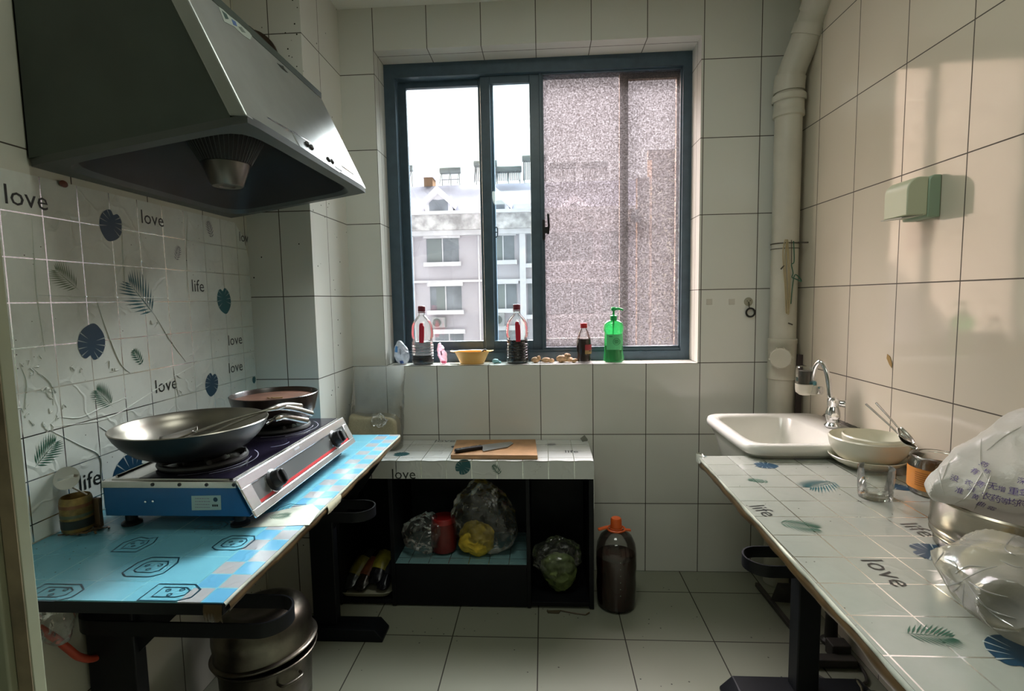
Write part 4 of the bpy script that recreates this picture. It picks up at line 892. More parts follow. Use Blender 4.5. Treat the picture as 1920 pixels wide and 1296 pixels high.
# ------------------------------------------------------------------ inside the low cabinet
M_REDP = mat('red_package', c8(100, 28, 24), 0.4, vary=0.2); M_YEL = mat('yellow_noodle', c8(205, 175, 55), 0.6, vary=0.25, vscale=25, bump=0.6, bscale=45)
SHZ = 0.192
j = thing('jar', 'red-labelled jar inside a clear bag on the cabinet shelf', 'jar', (0.292, -0.205, SHZ))
b = MB(); b.lathe([(0.040, 0.006), (0.052, 0.010), (0.056, 0.03), (0.056, 0.12), (0.050, 0.135)], (0.292, -0.205, SHZ), M_REDP, 32); b.build('body', j)
b = MB(); b.lathe([(0.052, 0.135), (0.052, 0.155), (0.048, 0.158), (0.0, 0.158)], (0.292, -0.205, SHZ), mat('red_jar_lid', c8(150, 35, 35), 0.35), 32); b.build('lid', j)
b = MB(); b.add(*blob_geo(ellip((0.215, -0.215, SHZ+0.090), (0.098, 0.070, 0.080)), 5, 0.012, 20, 5, 0.012), M_PLAST)
tag(b.build('plastic_bag', smooth=22, org=(0.215, -0.215, SHZ)), 'crumpled clear plastic bag around the red jar on the cabinet shelf', 'plastic bag')
b = MB(); b.add(*blob_geo(ellip((0.437, -0.235, SHZ+0.072), (0.080, 0.050, 0.072)), 5, 0.010, 18, 8, 0.01), M_YEL)
tag(b.build('noodle_pack', org=(0.435, -0.235, SHZ)), 'yellow bundle of noodles in a clear bag on the cabinet shelf', 'food pack')
def bigbag(n):
    z = n.z; x = 0.470+n.x*(0.135-0.035*z)-0.02*z; y = -0.215+n.y*0.078; return (x, y, SHZ+0.165+z*0.160)
b = MB(); b.add(*blob_geo(bigbag, 5, 0.013, 15, 11, 0.016), M_PLAST)
tag(b.build('plastic_bag', smooth=22, org=(0.47, -0.215, SHZ)), 'tall crinkled clear plastic bag over the yellow noodles on the shelf', 'plastic bag')
# cabbage in its bag, right compartment
M_CABB = mat('pale_cabbage_leaf', c8(110, 125, 72), 0.6, vary=0.35, vscale=18, bump=0.5, bscale=30)
cc = Vector((0.795, -0.235, 0.029))
def cabb(n): k = 0.045+0.045*(n.z*0.5+0.5); return (cc.x+n.x*k*1.05, cc.y+n.y*k*0.75, cc.z+0.085+n.z*0.082)
b = MB(); b.add(*blob_geo(cabb, 5, 0.008, 22, 2, 0.01), M_CABB); tag(b.build('cabbage', org=cc), 'pale green cabbage wrapped in plastic in the right cabinet compartment', 'cabbage')
def cbag(n): z = n.z; k = 0.05+0.062*(z*0.5+0.5); return (cc.x-0.008+n.x*k*(1.15 if z > 0 else 1.0), cc.y+n.y*(0.042+0.030*(z*0.5+0.5)), cc.z+0.122+z*0.116)
b = MB(); b.add(*blob_geo(cbag, 5, 0.013, 20, 7, 0.012), M_PLAST); tag(b.build('plastic_bag', smooth=22, org=cc), 'clear plastic bag wrapped around the cabbage in the right compartment', 'plastic bag')
# white tray with four snack packs, left compartment
tr = thing('serving_tray', 'white oblong tray holding snack packs in the left cabinet compartment', 'tray', (-0.03, -0.245, 0.029))
M_TRAY = mat('white_melamine', c8(190, 188, 165), 0.35)
def tray_pt(i, n, hx, hy, z):
    a = 2*PI*i/n; c_, s_ = math.cos(a), math.sin(a); k = (abs(c_)**6+abs(s_)**6)**(-1/6); return Vector((-0.040+hx*c_*k, -0.215+hy*s_*k, z))
lst = [(0.095, 0.075, 0.0305), (0.108, 0.090, 0.034), (0.120, 0.100, 0.052), (0.122, 0.102, 0.053), (0.119, 0.099, 0.053), (0.106, 0.088, 0.037), (0.093, 0.073, 0.0335)]
n = 48; vs = [tray_pt(i, n, *l) for l in lst for i in range(n)]; fs = [(k*n+i, k*n+(i+1) % n, (k+1)*n+(i+1) % n, (k+1)*n+i) for k in range(len(lst)-1) for i in range(n)] + [list(range(n))[::-1], [(len(lst)-1)*n+i for i in range(n)]]
MB().add(vs, fs, M_TRAY).build('dish', tr)
def snack(name, lab, a, bb, wd, cols):
    a, bb = Vector(a), Vector(bb); d = bb-a; L = d.length; d.normalize(); s = d.cross(Vector((0, 0, 1))).normalized(); u = s.cross(d).normalized()
    r = thing('snack_pack', lab, 'snack pack', a, 'snack packs on the white tray')
    m0 = mat(name+'_foil', c8(*cols[0]), 0.25, 0.4, vary=0.5, vscale=20); m1 = mat(name+'_print', c8(*cols[1]), 0.35, vary=0.3, vscale=30)
    def shell(k, lo, hi, sg=1):
        def f(p, q):
            t = lo+(hi-lo)*q; w_ = wd*(0.55+0.45*math.sin(PI*min(max(t, 0.0), 1.0))**0.4); x = (p*2-1); th = 0.022*(1-x*x)*math.sin(PI*t)**0.6 if 0 < t < 1 else 0
            return a + d*(L*t) + s*(x*w_*0.5) + u*(sg*(th+k)+0.003*noise.noise(Vector((x*3, t*9, L*50))))
        return f
    b = MB(); b.surf(shell(0, 0.0, 1.0), 12, 20, m0); b.surf(shell(0, 0.0, 1.0, -1), 12, 20, m0); b.build('wrapper', r)
    b = MB(); b.surf(shell(0.0012, 0.30, 0.72), 12, 12, m1); b.build('print', r)
Tz = 0.055
snack('snack_a', 'dark pouch with yellow picture lying at the left of the white tray', (-0.135, -0.285, Tz), (-0.070, -0.10, 0.155), 0.082, ((52, 55, 52), (120, 112, 40)))
snack('snack_b', 'brown pouch in the middle of the white tray', (-0.075, -0.295, Tz), (-0.025, -0.10, 0.150), 0.075, ((45, 38, 30), (110, 62, 35)))
snack('snack_c', 'dark pouch with bright green-yellow picture right of centre on the white tray', (-0.020, -0.270, Tz+0.02), (0.030, -0.10, 0.185), 0.082, ((35, 34, 38), (170, 160, 60)))
snack('snack_d', 'plain dark pouch at the right end of the white tray', (0.025, -0.285, Tz), (0.058, -0.10, 0.165), 0.060, ((40, 40, 46), (52, 52, 60)))
b = MB(); b.tube([(0.80, -0.335, 0.004), (0.86, -0.352, 0.004), (0.90, -0.360, 0.005), (0.915, -0.345, 0.005)], 0.0025, M_TAPE, 6); b.prism([(0.74, -0.335, 0.001), (0.80, -0.330, 0.001), (0.79, -0.352, 0.001), (0.745, -0.350, 0.001)], (0, 0, 0.003), mat('withered_leaf', c8(70, 62, 40), 0.8))
tag(b.build('dry_stalk', org=(0.82, -0.34, 0)), 'withered leaf stalk on the floor in front of the low cabinet', 'dry stalk')

# ------------------------------------------------------------------ big oil jug on the floor
JC = Vector((1.034, -0.275, 0)); M_PETJ = clear_mat('clear_jug_plastic', (0.86, 0.86, 0.84), 0.06, 0.06)
jg = thing('oil_jug', 'big plastic jug of dark red oil with orange cap on the floor beside the cabinet', 'jug', JC)
b = MB(); b.lathe([(0.050, 0.004), (0.070, 0.002), (0.079, 0.012), (0.081, 0.05), (0.083, 0.10), (0.081, 0.14), (0.084, 0.18), (0.083, 0.235), (0.078, 0.272), (0.064, 0.302), (0.040, 0.322), (0.026, 0.328), (0.025, 0.340)], JC, M_PETJ, 48); b.build('bottle', jg)
b = MB(); b.lathe([(0.048, 0.006), (0.068, 0.005), (0.0765, 0.014), (0.0785, 0.05), (0.0805, 0.10), (0.0785, 0.14), (0.0815, 0.18), (0.0805, 0.222), (0.0, 0.222)], JC, mat('dark_red_oil', c8(58, 15, 10), 0.12), 48); lq = b.build('oil', jg); lq['kind'] = 'stuff'
M_ORA = mat('orange_plastic', c8(215, 95, 35), 0.4)
b = MB(); b.lathe([(0.027, 0.330), (0.027, 0.336), (0.0235, 0.338), (0.0225, 0.372), (0.019, 0.378), (0.0, 0.379)], JC, M_ORA, 32); b.build('cap', jg)
b = MB(); b.tube(arc((JC.x, JC.y, 0.331), 0.036, 0, 2*PI, 31)[:-1], 0.004, M_ORA, 8, closed=True); b.obox((JC.x-0.055, JC.y-0.01, 0.337), (0.020, 0.004, 0.004), (-0.002, 0.008, 0), (0, 0, 0.003), M_ORA); b.obox((JC.x+0.045, JC.y-0.006, 0.329), (0.014, 0, -0.001), (0, 0.007, 0), (0, 0, 0.003), M_ORA); b.build('carry_ring', jg)
b = MB()
for k in range(6): b.lathe([(0.0016, 0), (0.001, 0.001)], JC+Vector((0.006, -0.0835, 0.225-0.028*k)), M_WTAPE, 8, axis=(0, -1, 0))
b.build('level_mark', jg)

# ------------------------------------------------------------------ on the window sill
SZ = WZ0+0.0005
M_SOY = mat('dark_soy_liquid', (0.010, 0.006, 0.012), 0.15); M_REDL = mat('crimson_label', c8(185, 30, 55), 0.4); M_DCAP = mat('wine_red_cap', c8(105, 25, 42), 0.4)
def sauce_bottle(x, y, lab, fill, tilt):
    r = thing('sauce_bottle', lab, 'bottle', (x, y, SZ), 'large sauce bottles on the sill')
    pr = [(0.040, 0.002), (0.050, 0.004), (0.052, 0.012)]
    for k in range(6): z = 0.022+0.013*k; pr += [(0.0535, z), (0.0535, z+0.006), (0.0505, z+0.009)]
    pr += [(0.052, 0.106), (0.048, 0.112), (0.047, 0.120), (0.052, 0.128), (0.0535, 0.150), (0.050, 0.185), (0.040, 0.208), (0.024, 0.226), (0.0145, 0.236), (0.0140, 0.256)]
    b = MB(); b.lathe(pr, (x, y, SZ), M_PET, 40, sy=0.82); b.build('bottle', r)
    lp = [(0.0, 0.005)] + [(a-0.0022, z) for a, z in pr if 0.004 < z < fill] + [(0.049, fill), (0.0, fill)]
    b = MB(); b.lathe(lp, (x, y, SZ), M_SOY, 40, sy=0.82); q = b.build('sauce', r); q['kind'] = 'stuff'
    b = MB(); b.lathe([(0.0165, 0.252), (0.0175, 0.255), (0.0170, 0.276), (0.014, 0.279), (0, 0.279)], (x, y, SZ), M_DCAP, 24); b.lathe([(0.0180, 0.246), (0.0180, 0.250)], (x, y, SZ), M_DCAP, 24); b.build('cap', r)
    s = Vector((math.sin(tilt), 0, math.cos(tilt))); ux = Vector((math.cos(tilt), 0, -math.sin(tilt))); cpt = Vector((x+0.006, y-0.0450, SZ+0.153))
    b = MB(); pts = [(-0.011, -0.048), (0.010, -0.048), (0.012, -0.030), (0.012, 0.028), (0.006, 0.036), (0.006, 0.046), (-0.008, 0.046), (-0.012, 0.036)]
    b.prism([cpt+ux*a+s*c_ for a, c_ in pts], (0, 0.008, 0), M_REDL); b.build('grip_label', r, smooth=0, bevel=0.002)
    return r
sauce_bottle(0.163, 0.066, 'large ribbed sauce bottle nearly empty at the left of the sill', 0.045, 0.05)
sauce_bottle(0.617, 0.062, 'large ribbed sauce bottle filled to the ribs before the middle window stile', 0.112, -0.02)
# plastic packets left of the bottle
M_MILK = clear_mat('milky_printed_plastic', (0.80, 0.84, 0.88), 0.10, 0.15, haze=0.65, bump=0.7, bscale=40, hcol=(0.68, 0.72, 0.78))
def packet(name, lab, cx, cy, hx, hy, h, lean, m, spots, seed):
    r = thing(name, lab, 'packet', (cx, cy, SZ))
    f = lambda n: (cx+lean*(0.5-n.z*0.5)+n.x*hx*(1-0.35*n.z), cy+n.y*hy, SZ+h*0.5+n.z*h*0.495)
    b = MB(); b.add(*blob_geo(f, 5, 0.005, 30, seed, 0.004), m); b.build('wrapper', r)
    for k, (u, v, w_, h_, mm) in enumerate(spots):
        b = MB()
        def g(p, q):
            zz = v+(q-0.5)*h_; xx = u+(p-0.5)*w_; n = Vector((xx, -math.sqrt(max(0.02, 1-xx*xx-zz*zz)), zz)); return Vector(f(n))+Vector((0, -0.006, 0))
        b.surf(g, 8, 8, mm); b.build('print', r)
packet('detergent_packet', 'blue and white plastic packet leaning in the left corner of the sill', 0.050, 0.075, 0.034, 0.028, 0.115, 0.012, M_MILK, [(-0.55, 0.30, 0.5, 0.5, mat('packet_blue', c8(60, 130, 195), 0.4)), (0.0, -0.80, 0.4, 0.25, mat('packet_navy', c8(70, 100, 170), 0.4)), (0.1, 0.1, 0.14, 0.5, M_GREYP)], 3)
packet('pink_packet', 'small pink plastic packet leaning on the left sauce bottle', 0.245, 0.065, 0.020, 0.016, 0.098, 0.020, clear_mat('pinkish_plastic', (0.92, 0.72, 0.78), 0.1, 0.15, haze=0.6, bump=0.5, hcol=(0.85, 0.60, 0.68)), [(0.1, -0.80, 0.9, 0.22, mat('packet_pink', c8(205, 70, 110), 0.4)), (0.1, 0.1, 0.35, 0.4, mat('packet_mauve', c8(150, 110, 130), 0.4))], 6)
b = MB(); b.tube([(0.300, 0.028, SZ+0.004), (0.345, 0.015, SZ+0.004)], 0.0032, M_WTAPE, 8); b.build('white_stick', org=(0.32, 0.02, SZ), label='short white plastic stick on the sill left of the yellow bowl', cat='stick')
bw = thing('basin', 'small yellow plastic bowl with lip handles on the window sill', 'bowl', (0.400, 0.064, SZ))
M_YB = mat('butter_yellow_plastic', c8(225, 175, 100), 0.4)
b = MB(); b.lathe([(0.0, 0.004), (0.052, 0.0), (0.056, 0.002), (0.068, 0.028), (0.082, 0.055), (0.086, 0.058), (0.086, 0.061), (0.080, 0.060), (0.066, 0.030), (0.053, 0.006), (0.0, 0.006)], (0.400, 0.064, SZ), M_YB, 48, sy=0.62)
b.build('bowl', bw)
for s in (-1, 1):
    b = MB(); b.surf(lambda p, q, s=s: Vector((0.400+s*(0.082+0.020*q), 0.064+(p-0.5)*0.06*(1-0.45*q), SZ+0.0585+0.003*q)), 8, 5, M_YB); b.build('lip_handle', bw, solid=0.003)
b = MB(); b.tube(spline([(0.395, 0.07, SZ+0.012), (0.440, 0.06, SZ+0.050), (0.462, 0.05, SZ+0.066), (0.470, 0.045, SZ+0.063)], 6), 0.0045, M_BLK, 8); b.build('spoon', org=(0.44, 0.06, SZ), label='dark spoon resting in the yellow bowl on the sill', cat='spoon')
b = MB(); b.add(*blob_geo(ellip((0.513, 0.055, SZ+0.011), (0.016, 0.012, 0.010)), 3, 0.003, 60, 2), mat('pale_teal_soap', c8(120, 165, 170), 0.6)); b.add(*blob_geo(ellip((0.532, 0.055, SZ+0.006), (0.008, 0.008, 0.005)), 3, 0.002, 60, 4), mat('pale_teal_soap2', c8(120, 165, 170), 0.6)); b.build('soap_lump', org=(0.513, 0.055, SZ), label='small pale teal lump on the sill between bowl and full sauce bottle', cat='soap')
M_GING = mat('dry_ginger_skin', c8(170, 138, 102), 0.75, vary=0.3, vscale=45, bump=0.5, bscale=70)
def ginger(lab, lobes, seed):
    b = MB()
    for k, (x, y, z, rx, ry, rz) in enumerate(lobes): b.add(*blob_geo(ellip((x, y, SZ+z), (rx, ry, rz)), 4, 0.003, 45, seed+k, 0.003), M_GING)
    b.build('ginger_root', org=(lobes[0][0], lobes[0][1], SZ), label=lab, cat='ginger', group='ginger roots on the sill')
ginger('small knobbly ginger root right beside the full sauce bottle', [(0.702, 0.066, 0.014, 0.020, 0.014, 0.0125), (0.718, 0.066, 0.022, 0.010, 0.009, 0.012)], 1)
ginger('ginger root in the middle of the three on the sill', [(0.752, 0.060, 0.014, 0.022, 0.015, 0.0125), (0.776, 0.058, 0.011, 0.016, 0.012, 0.010)], 5)
ginger('largest ginger root, nearest the cola bottle', [(0.828, 0.070, 0.018, 0.026, 0.018, 0.0165), (0.860, 0.066, 0.014, 0.024, 0.015, 0.0125), (0.853, 0.072, 0.032, 0.013, 0.011, 0.010), (0.885, 0.060, 0.010, 0.016, 0.012, 0.009)], 9)
ck = thing('cola_bottle', 'small bottle of dark drink with red cap on the sill', 'bottle', (0.931, 0.064, SZ))
pr = [(0.028, 0.002), (0.0325, 0.006), (0.034, 0.02), (0.031, 0.035), (0.035, 0.060), (0.035, 0.085), (0.0325, 0.110), (0.024, 0.140), (0.0135, 0.158), (0.0125, 0.168)]
b = MB(); b.lathe(pr, (0.931, 0.064, SZ), M_PET, 36); b.build('bottle', ck)
b = MB(); b.lathe([(0.0, 0.004)]+[(a-0.0018, z) for a, z in pr if 0.004 < z <= 0.11]+[(0.0300, 0.112), (0.0, 0.112)], (0.931, 0.064, SZ), mat('cola_liquid', c8(58, 26, 24), 0.15), 36); q = b.build('drink', ck); q['kind'] = 'stuff'
b = MB(); b.lathe([(0.0150, 0.162), (0.0160, 0.164), (0.0155, 0.184), (0.013, 0.186), (0, 0.186)], (0.931, 0.064, SZ), mat('bright_red_cap', c8(190, 40, 48), 0.4), 24); b.build('cap', ck)
def wrap(b, cx, cy, r, a0, a1, z0, z1, m, sy=1.0, n=12):
    vs = []
    for i in range(n+1): a = a0+(a1-a0)*i/n; vs += [(cx+r*math.cos(a), cy+r*sy*math.sin(a), z0), (cx+r*math.cos(a), cy+r*sy*math.sin(a), z1)]
    b.add(vs, [(2*i, 2*i+2, 2*i+3, 2*i+1) for i in range(n)], m)
b = MB(); wrap(b, 0.931, 0.064, 0.0356, -PI*0.48, -PI*0.08, SZ+0.060, SZ+0.086, mat('label_red', c8(150, 45, 55), 0.45)); wrap(b, 0.931, 0.064, 0.0356, -PI*0.48, -PI*0.08, SZ+0.042, SZ+0.060, mat('label_tan', c8(150, 125, 80), 0.45)); wrap(b, 0.931, 0.064, 0.0358, -PI*0.30, -PI*0.14, SZ+0.054, SZ+0.058, M_INK); b.build('label', ck, smooth=60)
so = thing('soap_dispenser', 'green pump bottle of dish soap at the right of the sill', 'soap bottle', (1.069, 0.062, SZ))
sx_, sy_ = 1.069, 0.062
M_GBOT = clear_mat('green_bottle_plastic', (0.35, 0.90, 0.52), 0.12, 0.12, haze=0.35, hcol=(0.10, 0.75, 0.28)); M_GLIQ = mat('green_dish_soap', c8(20, 150, 70), 0.2); M_GPUMP = mat('green_pump_plastic', c8(25, 165, 85), 0.3)
pr = [(0.040, 0.002), (0.047, 0.006), (0.0475, 0.02), (0.043, 0.050), (0.0435, 0.09), (0.044, 0.125), (0.0415, 0.136), (0.045, 0.146), (0.047, 0.165), (0.042, 0.183), (0.028, 0.194), (0.016, 0.198)]
b = MB(); b.lathe(pr, (sx_, sy_, SZ), M_GBOT, 40, sy=0.55); bo = b.build('bottle', so)
b = MB(); b.lathe([(0.0, 0.004)]+[(a-0.0025, z) for a, z in pr if 0.004 < z < 0.075]+[(0.041, 0.078), (0.0, 0.078)], (sx_, sy_, SZ), M_GLIQ, 40, sy=0.55); q = b.build('soap', so); q['kind'] = 'stuff'
b = MB(); b.lathe([(0.016, 0.197), (0.0165, 0.199), (0.0165, 0.217), (0.012, 0.220), (0.005, 0.221), (0.005, 0.240), (0.012, 0.242), (0.013, 0.252), (0.010, 0.257), (0.0, 0.258)], (sx_, sy_, SZ), M_GPUMP, 28); b.tube([(sx_, sy_, SZ+0.249), (sx_+0.022, sy_-0.004, SZ+0.250), (sx_+0.038, sy_-0.006, SZ+0.247), (sx_+0.042, sy_-0.006, SZ+0.242)], [0.007, 0.006, 0.005, 0.0045], M_GPUMP, 12); b.tube([(sx_, sy_, SZ+0.20), (sx_-0.006, sy_, SZ+0.02)], 0.004, M_GPUMP, 8); b.build('pump', so)
b = MB(); wrap(b, sx_, sy_, 0.0452, -PI*0.78, -PI*0.22, SZ+0.060, SZ+0.132, mat('mint_label', c8(95, 195, 130), 0.4), 0.56)
oc = Vector((sx_+0.010, sy_-0.0262, SZ+0.098)); n = 20
M_DG = mat('dark_green_print', c8(15, 85, 50), 0.4)
b.decal(([(0.0165*math.cos(2*PI*i/n), 0.0165*math.sin(2*PI*i/n)) for i in range(n)]+[(0.0148*math.cos(2*PI*i/n), 0.0148*math.sin(2*PI*i/n)) for i in range(n)], [[i, (i+1) % n, n+(i+1) % n, n+i] for i in range(n)]), oc, (1, 0, 0), (0, 0, 1), M_DG, 0.0)
def bars(b, o, ux, uz, m, rows, h, gap, seed):
    """rows of small print too fine to read: short dashes"""
    r = random.Random(seed)
    for k, (x0_, x1_) in enumerate(rows):
        x = x0_
        while x < x1_:
            w_ = r.uniform(0.5, 1.1)*h; b.decal(([(x, -k*gap), (min(x+w_, x1_), -k*gap), (min(x+w_, x1_), -k*gap+h), (x, -k*gap+h)], [[0, 1, 2, 3]]), o, ux, uz, m, 0.0002); x += w_+0.35*h
bars(b, oc+Vector((0, 0, 0.0045)), Vector((1, 0, 0)), Vector((0, 0, 1)), M_DG, [(-0.009, 0.009), (-0.011, 0.011), (-0.008, 0.008)], 0.0038, 0.0062, 3)
bars(b, oc+Vector((-0.026, 0.0006, 0.022)), Vector((1, 0, 0)), Vector((0, 0, 1)), M_DG, [(-0.008, 0.008)], 0.004, 0.006, 5)
b.build('label', bo, smooth=60)

# ------------------------------------------------------------------ back right corner: drain pipe, cords, strip, hook
M_PVC = mat('yellowed_pvc', (0.52, 0.50, 0.42), 0.4, vary=0.08, vscale=6, spec=0.4)
PX, PY = 1.774, -0.080
dp = thing('drain_pipe', 'yellowed white drain pipe running down the back right corner', 'pipe', (PX, PY, 0))
b = MB(); b.lathe([(0.053, 0.002), (0.053, 2.105)], (PX, PY, 0), M_PVC, 40, cap=False); b.build('riser', dp)
def coupling(z0, z1, r=0.0585): return [(0.0535, z0), (r, z0+0.004), (r, z0+0.022), (r-0.002, z0+0.026), (r-0.002, z1-0.026), (r, z1-0.022), (r, z1-0.004), (0.0535, z1)]
b = MB(); b.lathe(coupling(2.025, 2.115, 0.0605), (PX, PY, 0), M_PVC, 40, cap=False); b.lathe([(0.062, 2.088), (0.0655, 2.092), (0.0655, 2.112), (0.060, 2.118)], (PX, PY, 0), M_PVC, 40, cap=False); b.build('coupling', dp)
b = MB(); b.lathe(coupling(0.925, 1.105), (PX, PY, 0), M_PVC, 40, cap=False); b.build('tee', dp)
el = spline([(PX, PY, 2.10), (PX+0.002, PY-0.005, 2.19), (PX+0.030, PY-0.045, 2.30), (PX+0.050, PY-0.090, 2.40), (PX+0.056, PY-0.19, 2.50), (PX+0.035, PY-0.30, 2.575), (PX+0.03, PY-0.33, 2.60)], 8)
el[-1].z = min(el[-1].z, CZ-0.001)
b = MB(); b.tube(el, 0.0535, M_PVC, 28); b.build('elbow', dp)
for k, (i0, i1) in enumerate(((3, 9), (18, 22), (24, 30))): MB().tube(el[i0:i1], 0.0595, M_PVC, 28).build('coupling', dp)
co = P(1449, 672, 1, PY-0.075); ax = Vector((-0.45, -0.9, 0)).normalized()
b = MB(); q0 = Vector((PX, PY, co.z)); b.tube([q0+ax*0.03, q0+ax*0.088], 0.034, M_PVC, 28); b.lathe([(0.040, 0.070), (0.042, 0.074), (0.042, 0.094), (0.039, 0.097), (0.0, 0.097)], q0, M_PVC, 32, axis=ax)
for i in range(10): a = 2*PI*i/10; e = ax.orthogonal().normalized(); f_ = ax.cross(e); b.tube([q0+ax*0.072+(e*math.cos(a)+f_*math.sin(a))*0.042, q0+ax*0.094+(e*math.cos(a)+f_*math.sin(a))*0.042], 0.004, M_PVC, 6)
b.build('cleanout_cap', dp)
M_WIRE = mat('rusty_wire', (0.05, 0.04, 0.025), 0.5)
wz = 1.507
b = MB(); b.tube(arc((PX, PY, wz), 0.0550, 0, 2*PI, 39)[:-1], 0.0022, M_WIRE, 6, closed=True); b.tube(arc((PX, PY, wz-0.022), 0.0545, 0, 2*PI, 39)[:-1], 0.0015, M_WIRE, 6, closed=True); b.tube([(PX+0.03, PY-0.048, wz), (PX+0.052, PY-0.060, wz-0.002), (PX+0.066, PY-0.062, wz-0.002)], 0.0032, M_WIRE, 8); b.build('clamp_wire', dp)
M_RUB = mat('beige_rubber', c8(165, 150, 115), 0.5); M_GSTR = mat('green_string', c8(35, 90, 70), 0.6)
def hang(name, lab, cat, pts, r, m, grp=None):
    pp = [P(u, v, 1, y) for u, v, y in pts]; MB().tube(spline(pp, 5), r, m, 7).build(name, org=pp[0], label=lab, cat=cat, group=grp)
yy = PY-0.062
hang('rubber_band', 'beige rubber band loop hanging leftmost on the drain pipe wire', 'rubber band', [(1472, 449, yy), (1468, 470, yy), (1469, 500, yy), (1472, 540, yy), (1474, 586, yy), (1478, 575, yy), (1478, 520, yy), (1476, 470, yy), (1474, 449, yy)], 0.0022, M_RUB)
hang('rubber_band', 'long beige rubber band loop, second on the drain pipe wire', 'rubber band', [(1475, 449, yy-.003), (1472, 490, yy-.003), (1475, 550, yy-.003), (1478, 590, yy-.003), (1481, 560, yy-.003), (1480, 500, yy-.003), (1477, 449, yy-.003)], 0.0022, M_RUB)
hang('tie_cord', 'dark green twist of string hanging beside the drain pipe', 'string', [(1488, 452, yy), (1489, 490, yy), (1484, 496, yy-.004), (1487, 512, yy), (1485, 520, yy), (1494, 524, yy), (1502, 528, yy), (1500, 522, yy), (1490, 516, yy), (1485, 545, yy), (1483, 570, yy)], 0.0020, M_GSTR)
hang('thin_cord', 'thin dark cord hanging straight down from the pipe wire', 'string', [(1484, 450, yy-.002), (1484, 480, yy-.002), (1484, 500, yy-.002)], 0.0015, M_WIRE)
for nm, lb_, u0, v0, u1, v1 in (('clip', 'small dark clip at the end of the left rubber band', 1464, 505, 1470, 498), ('clip', 'small dark clip low on the drain pipe under the rubber bands', 1478, 606, 1486, 609)):
    a, e = P(u0, v0, 1, yy), P(u1, v1, 1, yy); MB().tube([a, e], 0.0028, M_WIRE, 6).build(nm, org=a, label=lb_, cat='clip')
a, e = Vector((1.833, -0.115, 1.036)), Vector((1.802, -0.175, 0.50)); dv = (e-a)
b = MB(); s_ = dv.cross(Vector((0, 1, 0))).normalized(); b.obox((a+e)/2, dv*0.5, s_*0.0115, Vector((0, 0.004, 0)), mat('dark_brown_strip', c8(52, 42, 40), 0.5, vary=0.2)); b.build('wooden_strip', smooth=0, bevel=0.001, org=e, label='thin dark brown strip leaning in the corner behind the sink', cat='strip')
hk_ = thing('wall_hook', 'round stick-on wall hook holding a black hair ring right of the window', 'hook', (1.657, -0.004, 1.263))
b = MB(); b.lathe([(0.019, 0), (0.019, 0.002), (0.015, 0.004), (0.0, 0.005)], (1.657, 0, 1.263), mat('clear_hook_pad', c8(150, 146, 128), 0.35), 28, axis=(0, -1, 0)); b.build('pad', hk_)
b = MB(); b.tube([(1.657, -0.005, 1.262), (1.657, -0.010, 1.252), (1.658, -0.008, 1.240), (1.659, -0.012, 1.236)], 0.002, M_WIRE, 8); b.lathe([(0.003, 0), (0.0, 0.002)], (1.651, -0.004, 1.266), M_WIRE, 8, axis=(0, -1, 0)); b.lathe([(0.003, 0), (0.0, 0.002)], (1.664, -0.004, 1.268), M_WIRE, 8, axis=(0, -1, 0)); b.build('peg', hk_)
b = MB(); b.tube(arc((1.664, -0.010, 1.215), 0.0185, 0, 2*PI, 31, (1, 0, 0), (0, 0, 1))[:-1], 0.0040, mat('black_hair_elastic', (0.02, 0.018, 0.015), 0.7), 10, closed=True); b.build('hair_ring', org=(1.664, -0.01, 1.196), label='black hair ring hanging on the stick-on hook', cat='hair ring')
M_PAD = mat('old_adhesive_pad', (0.52, 0.50, 0.44), 0.3)
for u, lb_ in ((1330, 'left one of two faint square adhesive pads on the tile by the hook'), (1372, 'right one of two faint square adhesive pads on the tile by the hook')):
    q = P(u, 566, 1, 0); MB().box(q.x-0.013, q.x+0.013, -0.0015, 0, q.z-0.013, q.z+0.013, M_PAD).build('adhesive_pad', smooth=0, bevel=0.001, org=q, label=lb_, cat='adhesive pad')
# mint paper holder on the right wall
ds = thing('wall_dispenser', 'mint green rounded dispenser box fixed on the right wall', 'dispenser', (WR, -0.80, 1.51))
M_MINT = mat('mint_green_plastic', c8(200, 206, 180), 0.35); M_MINTD = mat('mint_green_back', c8(152, 174, 152), 0.4)
def ds_prof(xb, xf, z0, z1, r): return [(xb, z0), (xf, z0)] + [(xf+r-r*math.cos(a), z1-r+r*math.sin(a)) for a in [PI/2*i/8 for i in range(9)]] + [(xb, z1)]
dy0, dy1 = -0.855, -0.755
b = MB(); b.prism([(x, dy0, z) for x, z in ds_prof(WR-0.034, 1.757, 1.507, 1.612, 0.035)], (0, dy1-dy0, 0), M_MINT); b.build('cover', ds, smooth=30, bevel=0.003)
b = MB(); b.prism([(x, dy0-0.002, z) for x, z in ds_prof(WR-0.001, WR-0.034, 1.500, 1.616, 0.018)], (0, dy1-dy0+0.004, 0), M_MINTD); b.build('back_box', ds, smooth=30, bevel=0.003)
b = MB(); b.prism([(1.757, dy1+0.012, 1.505), (1.757, dy0+0.02, 1.502), (1.80, dy0+0.0, 1.507), (1.80, dy1, 1.507)], (0, 0, 0.003), M_WTAPE); b.build('tear_flap', ds, smooth=0)

